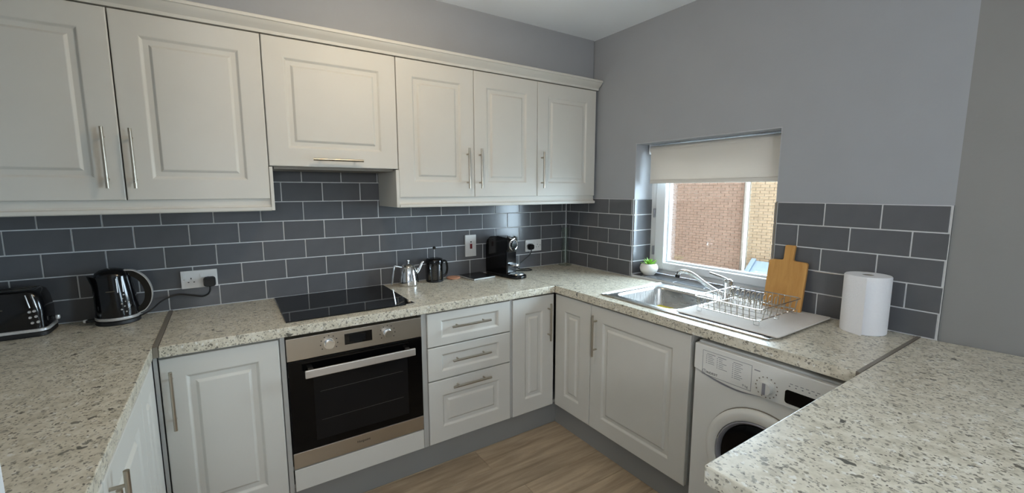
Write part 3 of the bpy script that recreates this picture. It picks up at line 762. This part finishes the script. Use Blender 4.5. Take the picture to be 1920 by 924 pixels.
tp = thing('mixer_tap', 'chrome mixer tap with long spout and lever behind the sink', 'tap', (-.060, -1.375, ZW))
TB = (-.112, -1.392)
MB().lathe([(.026, .0036), (.026, .008), (.021, .012), (.0205, .085), (.022, .092), (.021, .112), (.012, .120), (.0001, .121)], (TB[0], TB[1], ZW), 24).build('body', M['chrome'], tp, smooth=True)
spt = catmull([(TB[0]-.005, TB[1]+.010, ZW+.035), (-.135, -1.345, ZW+.052), (-.155, -1.290, ZW+.085), (-.178, -1.235, ZW+.125), (-.190, -1.195, ZW+.137), (-.197, -1.168, ZW+.132), (-.200, -1.158, ZW+.112)], 8)
MB().tube(spt, .0105, 14).build('spout', M['chrome'], tp, smooth=True)
MB().cyl((-.1998, -1.1585, ZW+.116), (-.2005, -1.156, ZW+.100), .0125, 16).build('aerator', M['matblack'], tp, smooth=True)
MB().tube(catmull([(TB[0], TB[1], ZW+.113), (TB[0]-.012, TB[1]+.025, ZW+.126), (TB[0]-.030, TB[1]+.085, ZW+.142)], 6), .006, 10).build('lever', M['chrome'], tp, smooth=True)

mt = tag(MB().rings([rrect(-.505, -.030, -1.822, -1.368, .012, ZW+.0074), rrect(-.507, -.028, -1.824, -1.366, .014, ZW+.0094), rrect(-.505, -.030, -1.822, -1.368, .012, ZW+.0122)]).build('drying_mat', M['mat']), 'pale beige drying mat spread on the sink drainer under the dish rack', 'mat')
# let the free right-hand edge of the mat sag slightly towards the worktop
rk = thing('dish_rack', 'silver wire dish rack standing on the drying mat', 'dish rack', (-.24, -1.56, ZW+.0122))
RX0, RX1, RY0, RY1, RB, RT = -.445, -.085, -1.722, -1.420, ZW+.034, ZW+.085
rimm = MB(); loop = rrect(RX0, RX1, RY0, RY1, .022, RT, 5); rimm.tube(loop, .0025, 8, closed=True)
rimm.build('top_rim', M['chrome'], rk, smooth=True)
bs = MB(); loop = rrect(RX0+.012, RX1-.012, RY0+.012, RY1-.012, .02, RB, 5); bs.tube(loop, .0026, 8, closed=True)
for k in range(5):
    x = RX0+.07+k*.066; bs.tube([(x, RY0+.012, RB), (x, RY1-.012, RB)], .0018, 6)
bs.build('base_frame', M['chrome'], rk, smooth=True)
def wire(pts): MB().tube(pts, .0017, 6).build('wire', M['handle'], rk, smooth=True)
n1 = 11
for k in range(n1):
    y = RY1-.02-(RY1-RY0-.04)*k/(n1-1)
    wire([(RX0, y, RT), (RX0+.010, y, RB), (RX0+.06, y, RB-.001)])
    wire([(RX1, y, RT), (RX1-.010, y, RB), (RX1-.06, y, RB-.001)])
for k in range(10):                        # plate dividers: hairpins in two rows
    y = RY1-.03-(RY1-RY0-.07)*k/9
    for x in (RX0+.16, RX0+.27):
        arch = [(x-.018, y, RB), (x-.016, y, RB+.045)]+[(x-.016*math.cos(a), y, RB+.045+.012*math.sin(a)) for a in (PI*.25, PI*.5, PI*.75)]+[(x+.016, y, RB+.045), (x+.018, y, RB)]
        wire(arch)
for k in range(6):
    x = RX0+.04+k*(RX1-RX0-.08)/5
    wire([(x, RY0, RT), (x, RY0+.010, RB)]); wire([(x, RY1, RT), (x, RY1-.010, RB)])
for x in (RX0+.016, (RX0+RX1)/2, RX1-.016):
    for y, s_ in ((RY0+.010, 1), (RY1-.010, -1)):
        MB().tube([(x, y, RB), (x, y, ZW+.0152), (x, y+s_*.012, ZW+.0144), (x, y+s_*.022, ZW+.0152), (x, y+s_*.022, RB)], .002, 6).build('foot', M['chrome'], rk, smooth=True)

# ------------------------------------------------------------------ things on the right worktop
bd = thing('chopping_board', 'bamboo chopping board with a handle leaning against the tiles beside the window', 'chopping board', (-.04, -1.625, ZW))
yc = -1.627; hw, hh = .084, .236
def leanx(z): return -.060+(z-.0)*.165
poly = []
def corner(cy, cz, r, a0, a1, n=5):
    return [(cy+r*math.cos(a0+(a1-a0)*i/n), cz+r*math.sin(a0+(a1-a0)*i/n)) for i in range(n+1)]
poly += corner(-hw+.012, .012, .012, PI, 1.5*PI)+corner(hw-.012, .012, .012, 1.5*PI, 2*PI)+corner(hw-.012, hh-.012, .012, 0, PI/2)
poly += [(.026, hh+.002), (.021, hh+.008)]+corner(.016, .303, .006, 0, PI/2)+corner(-.016, .303, .006, PI/2, PI)+[(-.021, hh+.008), (-.026, hh+.002)]+corner(-hw+.012, hh-.012, .012, PI/2, PI)
BD = MB().prism(poly, -.008, .008, lambda a, b, t: (leanx(b)+t, yc+a, ZW+.002+b))
BD.build('board', M['bamboo'], bd, bevel=.002)

pr_ = thing('paper_towel', 'white kitchen paper roll with its loose end hanging, beside the chopping board', 'paper towel', (-.092, -1.955, ZW))
pcx, pcy, prr, phh = -.092, -1.955, .076, .232
MB().lathe([(.0195, .0005), (prr-.002, .0005), (prr, .003), (prr, phh-.003), (prr-.002, phh), (.0195, phh), (.0195, .0005)], (pcx, pcy, ZW), 48).build('roll', M['paper'], pr_, smooth=True)
MB().lathe([(.0175, .001), (.0193, .001), (.0193, phh-.001), (.0175, phh-.001), (.0175, .001)], (pcx, pcy, ZW), 24).build('cardboard_core', M['strip'], pr_, smooth=True)
sh = []
a0 = math.atan2(-.25, -.97)
for k in range(10):
    a = PI*.62+(a0-.62+2*PI-PI*.62)*k/9; sh.append((pcx+(prr+.0010)*math.cos(a), pcy+(prr+.0010)*math.sin(a)))
a0 -= .62; last = Vector(sh[-1]); tang = Vector((-math.sin(a0), math.cos(a0)))
for d in (.018, .036, .056): sh.append(tuple(last+tang*d))
MB().prism(sh+[(x+.0007*(pcx-x)/prr, y+.0007*(pcy-y)/prr) for x, y in reversed(sh)], ZW+.001, ZW+phh-.002, lambda a, b, t: (a, b, t)).build('loose_sheet', M['paper'], pr_, smooth=True)

# potted succulent on the sill
po = thing('potted_plant', 'small green succulent in a white pot on the window sill', 'plant', (.070, -.735, .927))
P0 = (.080, -.740, .9272)
MB().lathe([(.022, 0), (.034, .001), (.053, .024), (.059, .046), (.053, .066), (.042, .075), (.039, .073), (.049, .056), (.046, .050)], P0, 32).build('pot', M['pot'], po, smooth=True)
MB().lathe([(.0465, .055), (.02, .059), (.0001, .060)], P0, 20).build('soil', M['soil'], po, smooth=True)
random.seed(5)
lf = []
for k in range(22):
    a = k*2.4; e = .25+1.15*(k/22); Lh = random.uniform(.040, .060)*(1 if k < 16 else .9)
    c0 = Vector((P0[0], P0[1], P0[2]+.061)); d = Vector((math.cos(a)*math.cos(e), math.sin(a)*math.cos(e), math.sin(e))); sd = Vector((-math.sin(a), math.cos(a), 0)); nn = d.cross(sd)
    ring_ = lambda t, wv: [c0+d*t*Lh+sd*wv, c0+d*t*Lh+nn*wv*.4+Vector((0, 0, .004*t*t)), c0+d*t*Lh-sd*wv, c0+d*t*Lh-nn*wv*.4]
    MB().rings([ring_(0, .003), ring_(.35, .0075), ring_(.7, .006), ring_(1.0, .0006)]).build('leaf', M['leaf'], po, smooth=True, angle=80)
for a, Lh in ((-1.9, .055), (2.4, .045), (.2, .045)):
    c0 = Vector((P0[0], P0[1], P0[2]+.058)); d = Vector((math.cos(a)*.8, math.sin(a)*.8, .35)).normalized(); sd = Vector((-math.sin(a), math.cos(a), 0)); nn = d.cross(sd)
    ring_ = lambda t, wv: [c0+d*t*Lh+sd*wv, c0+d*t*Lh+nn*wv*.4, c0+d*t*Lh-sd*wv, c0+d*t*Lh-nn*wv*.4]
    MB().rings([ring_(0, .002), ring_(.4, .005), ring_(1.0, .0006)]).build('leaf', M['leafdark'], po, smooth=True, angle=80)

# glass carafe in the corner
va = thing('glass_carafe', 'tall clear glass carafe with a wide foot in the corner of the worktop', 'carafe', (-.075, -.075, ZW))
MB().lathe([(.050, .0008), (.051, .006), (.046, .012), (.026, .022), (.024, .05), (.027, .12), (.021, .19), (.024, .235), (.034, .29), (.0325, .29), (.0225, .235), (.0195, .19), (.0255, .12), (.0225, .05), (.020, .026), (.0001, .022)], (-.072, -.072, ZW), 32).build('carafe', M['vase'], va, smooth=True, angle=60)

# ------------------------------------------------------------------ sockets and switch
def plate(par, x0, x1, z0, z1): return B(x0, x1, -.009, -.0007, z0, z1).build('face_plate', M['plate'], par, bevel=.002)
def pins(par, x, z):
    mb = MB(); mb.box(x-.002, x+.002, -.0094, -.0088, z+.008, z+.016); mb.box(x-.014, x-.008, -.0094, -.0088, z-.008, z-.004); mb.box(x+.008, x+.014, -.0094, -.0088, z-.008, z-.004)
    mb.build('pin_holes', M['matblack'], par, kind='stuff')
def rocker(par, x, z): B(x-.006, x+.006, -.0115, -.0088, z-.009, z+.009).build('rocker', M['plate'], par, bevel=.001)
for x0, z0, label, free in ((-2.428, 1.009, 'white double wall socket behind the kettle cord', (0,)), (-.400, 1.031, 'white double wall socket beside the coffee machine', (1,))):
    t = thing('wall_socket', label, 'socket', (x0+.073, 0, z0), 'white electrical wall plates')
    pt = plate(t, x0, x0+.146, z0, z0+.086)
    for k, px in enumerate((.040, .108)):
        pins(pt, x0+px, z0+.036); rocker(pt, x0+px-.026, z0+.062)
    for px in (.012, .134): MB().cyl((x0+px, -.0090, z0+.043), (x0+px, -.0098, z0+.043), .003, 10).build('screw', M['chrome'], pt)
t = thing('cooker_switch', 'white upright cooker switch plate with a red rocker', 'switch', (-.855, 0, 1.036), 'white electrical wall plates')
pt = plate(t, -.896, -.813, 1.036, 1.182)
B(-.8615, -.8445, -.0125, -.0088, 1.088, 1.122).build('rocker', M['red'], pt, bevel=.0015)
B(-.8575, -.8485, -.0098, -.0088, 1.130, 1.139).build('indicator', M['matblack'], pt)
B(-.866, -.840, -.0097, -.0088, 1.082, 1.145).build('rocker_surround', M['plate'], pt)

# ------------------------------------------------------------------ kettle
kt = thing('kettle', 'gloss black kettle with chrome trim and loop handle', 'kettle', (-2.650, -.098, ZW), local=True)
def rcirc(rx, ry, cx, z, n=40): return [(cx+rx*math.cos(2*PI*i/n), ry*math.sin(2*PI*i/n), z) for i in range(n)]
MB().rings([rcirc(.074, .074, 0, .0006), rcirc(.076, .076, 0, .004), rcirc(.074, .074, 0, .016), rcirc(.066, .066, 0, .020)]).build('power_base', M['matblack'], kt, smooth=True)
MB().rings([rcirc(.0735, .0735, 0, .0205), rcirc(.0755, .0755, 0, .024), rcirc(.0750, .0750, 0, .031), rcirc(.072, .072, 0, .033)]).build('chrome_band', M['silver'], kt, smooth=True)
body = []
for z, rx, cx in ((.0335, .0735, 0), (.06, .0725, .001), (.11, .0705, -.001), (.16, .066, -.004), (.195, .062, -.006), (.207, .061, -.006)):
    ringp = rcirc(rx, rx*.98, cx, z)
    if z > .15:                             # pull the spout out towards -x
        q = []
        for x, y, zz in ringp:
            k_ = max(0, -(x-cx)/rx)**2*(1-abs(y)/rx); q.append((x-k_*.021*(z-.15)/.057, y, zz+k_*.006*(z-.15)/.057))
        ringp = q
    body.append(ringp)
MB().rings(body).build('body', M['black'], kt, smooth=True, angle=60)
MB().rings([rcirc(.0595, .058, -.006, .2065), rcirc(.055, .054, -.006, .220), rcirc(.040, .040, -.006, .232), rcirc(.018, .018, -.006, .238)]).build('lid', M['black'], kt, smooth=True)
hp = catmull([(.035, 0, .226), (.070, 0, .219), (.104, 0, .185), (.121, 0, .135), (.117, 0, .085), (.096, 0, .048), (.070, 0, .034)], 8)
def strap(path, y0, y1, inner, outer):
    mb = MB(); n = len(path); c = Vector((.03, 0, .13)); R = []
    for p in path:
        d = (Vector(p)-c).normalized(); a = Vector(p)-d*inner; b = Vector(p)+d*outer
        R.append([(a.x, y0, a.z), (b.x, y0, b.z), (b.x, y1, b.z), (a.x, y1, a.z)])
    return mb.rings(R)
hb = strap(hp, -.014, .014, .024, 0).build('handle', M['black'], kt, smooth=True, angle=50)
strap(hp, -.0145, .0145, -.0003, .0035).build('chrome_strip', M['silver'], hb, smooth=True, angle=50)
def on_body(a, z):
    rr_ = .0735-.0090*min(1, max(0, (z-.05)/.125)); return Vector((-.002+(rr_+.0008)*math.cos(a), (rr_+.0008)*.98*math.sin(a), z))
for a in (-1.30, -1.02):
    MB().tube([on_body(a+.05*(.2-z)*4, z) for z in (.200, .185, .170, .155, .140)], .0018, 6).build('chrome_bar', M['silver'], kt, smooth=True)
random.seed(2)
for k, (a, z) in enumerate([(-1.02, .128), (-.86, .118), (-1.10, .112), (-.98, .098), (-.80, .094), (-1.16, .090), (-1.04, .078), (-.86, .070), (-1.20, .066), (-.98, .054), (-.74, .078)]):
    p = on_body(a, z); n_v = Vector((math.cos(a), math.sin(a), 0)); s_v = Vector((-math.sin(a), math.cos(a), 0)); s_ = .0042
    MB().add([p+s_v*s_, p+Vector((0, 0, s_)), p-s_v*s_, p-Vector((0, 0, s_)), p+n_v*.0022], [(0, 1, 4), (1, 2, 4), (2, 3, 4), (3, 0, 4), (3, 2, 1, 0)]).build('stud', M['silver'], kt)
MB().tube([on_body(a, .147) for a in (-1.85, -1.7, -1.55, -1.42)], .0013, 6).build('nameplate', M['handle'], kt, smooth=True)
MB().box(-.104, -.071, -.012, .012, .012, .024).build('switch_lever', M['matblack'], kt, bevel=.003)
MB().lathe([(.007, -.006), (.0085, 0), (.007, .006)], (-.106, 0, .019), 14).build('switch_cap', M['silver'], kt, smooth=True)
# its lead, running to the left socket
kp = [(.060, -.012, .012), (.110, -.010, .035), (.150, .050, .062), (.205, .083, .077), (.260, .084, .066), (.300, .082, .056), (.325, .078, .066), (.334, .076, .085), (.335, .074, .108)]
MB().tube(catmull(kp, 8), .0038, 8).build('power_cord', M['matblack'], kt, smooth=True)
MB().rings([[(.335+x, .0880, .126+z) for x, z, _ in rrect(-.024, .024, -.022, .024, .012, 0)], [(.335+x, .070, .126+z) for x, z, _ in rrect(-.025, .025, -.023, .025, .012, 0)], [(.335+x, .052, .126+z) for x, z, _ in rrect(-.019, .019, -.017, .019, .012, 0)]]).build('plug', M['matblack'], kt, smooth=True, angle=50)

# ------------------------------------------------------------------ toaster
ts = thing('toaster', 'gloss black long-slot toaster with chrome base trim at the left end of the worktop', 'toaster', (-2.99, -.112, ZW), local=True)
TX0, TX1, TYa, TYb = -.100, .143, -.078, .078
def tr(d, z, r=.03): return rrect(TX0+d, TX1-d, TYa+d*.6, TYb-d*.6, r, z, 6)
MB().rings([tr(.004, .0006), tr(0, .004), tr(0, .016), tr(.004, .020)]).build('foot_plinth', M['matblack'], ts, smooth=True)
MB().rings([tr(.002, .0203), tr(-.001, .022), tr(-.001, .031), tr(.003, .033)]).build('chrome_band', M['silver'], ts, smooth=True)
MB().rings([tr(.004, .0333), tr(.004, .10), tr(.010, .150, .032), tr(.018, .174, .030), tr(.032, .183, .022), tr(.040, .184, .018)]).build('body', M['black'], ts, smooth=True, angle=60)
for y in (-.026, .026):
    st = B(TX0+.045, TX1-.045, y-.013, y+.013, .1835, .1850).build('slot', M['matblack'], ts)
    for s_ in (-.0135, .0135): MB().tube([(TX0+.044, y+s_, .1852), (TX1-.044, y+s_, .1852)], .0012, 6).build('slot_trim', M['chrome'], st)
for x in (.092, .110):
    MB().tube([(x, TYa+.0105, .168), (x+.004, TYa+.0062, .15), (x+.010, TYa+.0022, .118)], .0020, 6).build('chrome_bar', M['silver'], ts, smooth=True)
for x, z in ((.100, .102), (.113, .104), (.100, .080), (.116, .082), (.104, .058), (.120, .060)):
    MB().cyl((x, TYa+.003, z), (x, TYa-.003, z), .0052, 12, .004).build('button', M['silver'], ts, smooth=True)
MB().tube([(-.09, TYa+.0015, .118), (.030, TYa+.0015, .118)], .0013, 6).build('nameplate', M['handle'], ts)
MB().box(TX1-.004, TX1+.006, -.014, .014, .05, .062).build('lever_arm', M['matblack'], ts, bevel=.002)
MB().lathe([(.007, -.008), (.009, 0), (.007, .008)], (TX1+.014, 0, .056), 14).build('lever_cap', M['silver'], ts, smooth=True)

# ------------------------------------------------------------------ teapot
te = thing('teapot', 'polished stainless steel teapot beside the hob', 'teapot', (-1.325, -.085, ZW), local=True)
MB().lathe([(.050, .0008), (.060, .003), (.062, .010), (.058, .04), (.050, .08), (.040, .112), (.036, .118), (.034, .119), (.001, .119)], n=36).build('body', M['chrome'], te, smooth=True, angle=50)
MB().lathe([(.036, .1193), (.037, .122), (.030, .130), (.012, .136), (.005, .138), (.005, .143), (.0095, .147), (.0095, .153), (.005, .157), (.0001, .158)], n=28).build('lid', M['chrome'], te, smooth=True, angle=50)
MB().tube(catmull([(.040, 0, .065), (.060, 0, .082), (.076, 0, .107), (.088, 0, .130), (.098, 0, .134)], 6), .01, 12, rad=[.016-.010*k/24 for k in range(25)]).build('spout', M['chrome'], te, smooth=True)
MB().tube(catmull([(-.040, 0, .112), (-.070, 0, .121), (-.085, 0, .123), (-.089, 0, .105), (-.096, 0, .055), (-.104, 0, .012)], 6), .0052, 10).build('handle', M['chrome'], te, smooth=True)

# French press
fp = thing('french_press', 'dark French press with black lid and plunger knob behind the teapot', 'coffee press', (-1.148, -.072, ZW), local=True)
MB().lathe([(.047, .0008), (.050, .004), (.050, .115), (.0475, .115), (.0475, .006), (.0001, .005)], n=32).build('beaker', M['pressglass'], fp, smooth=True, angle=50)
mb = MB().lathe([(.052, .0008), (.0535, .003), (.0535, .012), (.0515, .012)], n=32)
for k in range(8):
    a = 2*PI*k/8; mb.box(.0525*math.cos(a)-.003, .0525*math.cos(a)+.003, .0525*math.sin(a)-.003, .0525*math.sin(a)+.003, .010, .118)
mb.build('cage', M['matblack'], fp)
MB().lathe([(.0465, .007), (.0465, .075), (.001, .075)], n=28).build('coffee', M['matblack'], fp, smooth=True)
MB().lathe([(.054, .113), (.055, .118), (.055, .135), (.050, .145), (.030, .150), (.008, .152), (.0001, .152)], n=32).build('lid', M['black'], fp, smooth=True, angle=50)
MB().cyl((0, 0, .15), (0, 0, .205), .0026, 10).build('plunger_rod', M['chrome'], fp, smooth=True)
MB().lathe([(.0001, .203), (.007, .205), (.0105, .213), (.007, .221), (.0001, .223)], n=18).build('knob', M['black'], fp, smooth=True)
MB().tube(catmull([(.050, -.006, .128), (.072, -.012, .122), (.080, -.014, .085), (.074, -.012, .045), (.052, -.006, .028)], 6), .007, 10).build('handle', M['black'], fp, smooth=True)

tag(MB().lathe([(.042, .0005), (.045, .003), (.045, .008), (.043, .010), (.0001, .010)], (-1.012, -.056, ZW), 32).build('coaster', M['coaster'], smooth=True), 'round salmon-coloured coaster between the French press and the black book', 'coaster')
bk = thing('notebook', 'black notebook lying flat on the worktop left of the coffee machine', 'book', (-.862, -.110, ZW), rotz=.10, local=True)
B(-.083, .083, -.086, .092, .0025, .0105).build('pages', M['pages'], bk)
B(-.086, .086, -.085, .095, .0106, .0128).build('cover', M['slate'], bk, bevel=.0006)
B(-.086, .086, -.085, .095, .0004, .0024).build('cover', M['slate'], bk, bevel=.0006)

# ------------------------------------------------------------------ coffee machine
cm = thing('coffee_machine', 'black capsule coffee machine with a chrome ring front', 'coffee machine', (-.678, -.158, ZW), rotz=.20, local=True)
hwid = .060
side = [(.145, .006), (.145, .20), (.135, .235), (.10, .262), (.03, .270), (-.055, .262), (-.075, .252), (-.082, .235), (-.082, .185), (-.070, .172), (-.070, .012), (.145, .006)][:-1]
MB().prism(side, -.044, .044, lambda a, b, t: (t, a, b)).build('body', M['black'], cm, bevel=.008, seg=3)
mb = MB().rings([rrect(-.057, .057, -.172, .150, .045, .0006), rrect(-.059, .059, -.174, .152, .046, .005), rrect(-.058, .058, -.173, .151, .046, .018), rrect(-.052, .052, -.166, .146, .042, .0225)])
mb.build('base', M['black'], cm, smooth=True, angle=50)
MB().rings([rrect(-.044, .044, -.160, -.078, .036, .0228), rrect(-.046, .046, -.162, -.077, .038, .026), rrect(-.044, .044, -.160, -.078, .036, .030)]).build('drip_tray', M['sinksteel'], cm, smooth=True)
cs = MB().rings([rrect(-.034, .034, -.126, -.071, .026, .078), rrect(-.036, .036, -.128, -.071, .027, .083), rrect(-.034, .034, -.126, -.071, .026, .089)]).build('cup_support', M['chrome'], cm, smooth=True)
mb = MB()
rg = [(.035*math.cos(2*PI*i/32), -.0835, .2155+.035*math.sin(2*PI*i/32)) for i in range(32)]
mb.tube(rg, .0048, 10, closed=True); mb.build('chrome_ring', M['chrome'], cm, smooth=True)
MB().cyl((0, -.0815, .2155), (0, -.094, .2155), .030, 28, .025).build('brew_head', M['black'], cm, smooth=True)
MB().cyl((0, -.090, .192), (0, -.092, .172), .010, 16, .008).build('coffee_outlet', M['matblack'], cm, smooth=True)
MB().tube(catmull([(-.030, -.058, .2665), (-.028, -.082, .262), (0, -.092, .258), (.028, -.082, .262), (.030, -.058, .2665)], 5), .0045, 8).build('lever', M['chrome'], cm, smooth=True)
# lead: loop on the worktop then up to the right socket
pcx_ = .30
def toloc(X, Y, Z):
    v = Matrix.Rotation(-.20, 3, 'Z') @ Vector((X+.678, Y+.158, 0)); return (v.x, v.y, Z-ZW)
ld = catmull([toloc(-.640, -.045, .925), toloc(-.560, -.060, .916), toloc(-.480, -.115, .9145), toloc(-.425, -.120, .9145), toloc(-.415, -.070, .9145), toloc(-.470, -.045, .9155), toloc(-.490, -.035, .935), toloc(-.430, -.028, .975), toloc(-.380, -.026, 1.005), toloc(-.362, -.028, 1.035), toloc(-.361, -.028, 1.05)], 8)
MB().tube(ld, .0036, 8).build('power_cord', M['matblack'], cm, smooth=True)
def plugpts(s_, y): return [toloc(-.361+x*s_, y, 1.066+z*s_) for x, z, _ in rrect(-.024, .024, -.022, .024, .016, 0)]
MB().rings([plugpts(1, -.0105), plugpts(1.02, -.024), plugpts(.8, -.040)]).build('plug', M['black'], cm, smooth=True, angle=50)

# ------------------------------------------------------------------ ceiling fitting that carries the bulb (above the frame)
lt = thing('ceiling_light', 'bare-bulb ceiling pendant in the middle of the kitchen', 'lamp', (BULB[0], BULB[1], ZC-.0005))
MB().lathe([(.07, .0), (.07, -.025), (.05, -.03), (.0001, -.03)], (BULB[0], BULB[1], ZC-.0005), 32).build('ceiling_rose', M['upvc'], lt, smooth=True)
MB().cyl((BULB[0], BULB[1], ZC-.03), (BULB[0], BULB[1], BULB[2]+.10), .004, 8).build('cable', M['upvc'], lt)
MB().cyl((BULB[0], BULB[1], BULB[2]+.10), (BULB[0], BULB[1], BULB[2]+.075), .018, 16).build('bulb_holder', M['upvc'], lt, smooth=True)
lt = thing('fill_light_fitting', 'made-up dining pendant fitting for the added fill light behind the camera', 'lamp', (FILL_POS[0], FILL_POS[1], ZC-.0005))  # unseen fitting, made up to carry the added fill light
MB().lathe([(.05, 0), (.05, -.02), (.0001, -.022)], (FILL_POS[0], FILL_POS[1], ZC-.0005), 24).build('ceiling_rose', M['upvc'], lt, smooth=True)
MB().cyl((FILL_POS[0], FILL_POS[1], ZC-.02), (FILL_POS[0], FILL_POS[1], FILL_POS[2]+.165), .004, 8).build('cable', M['upvc'], lt)
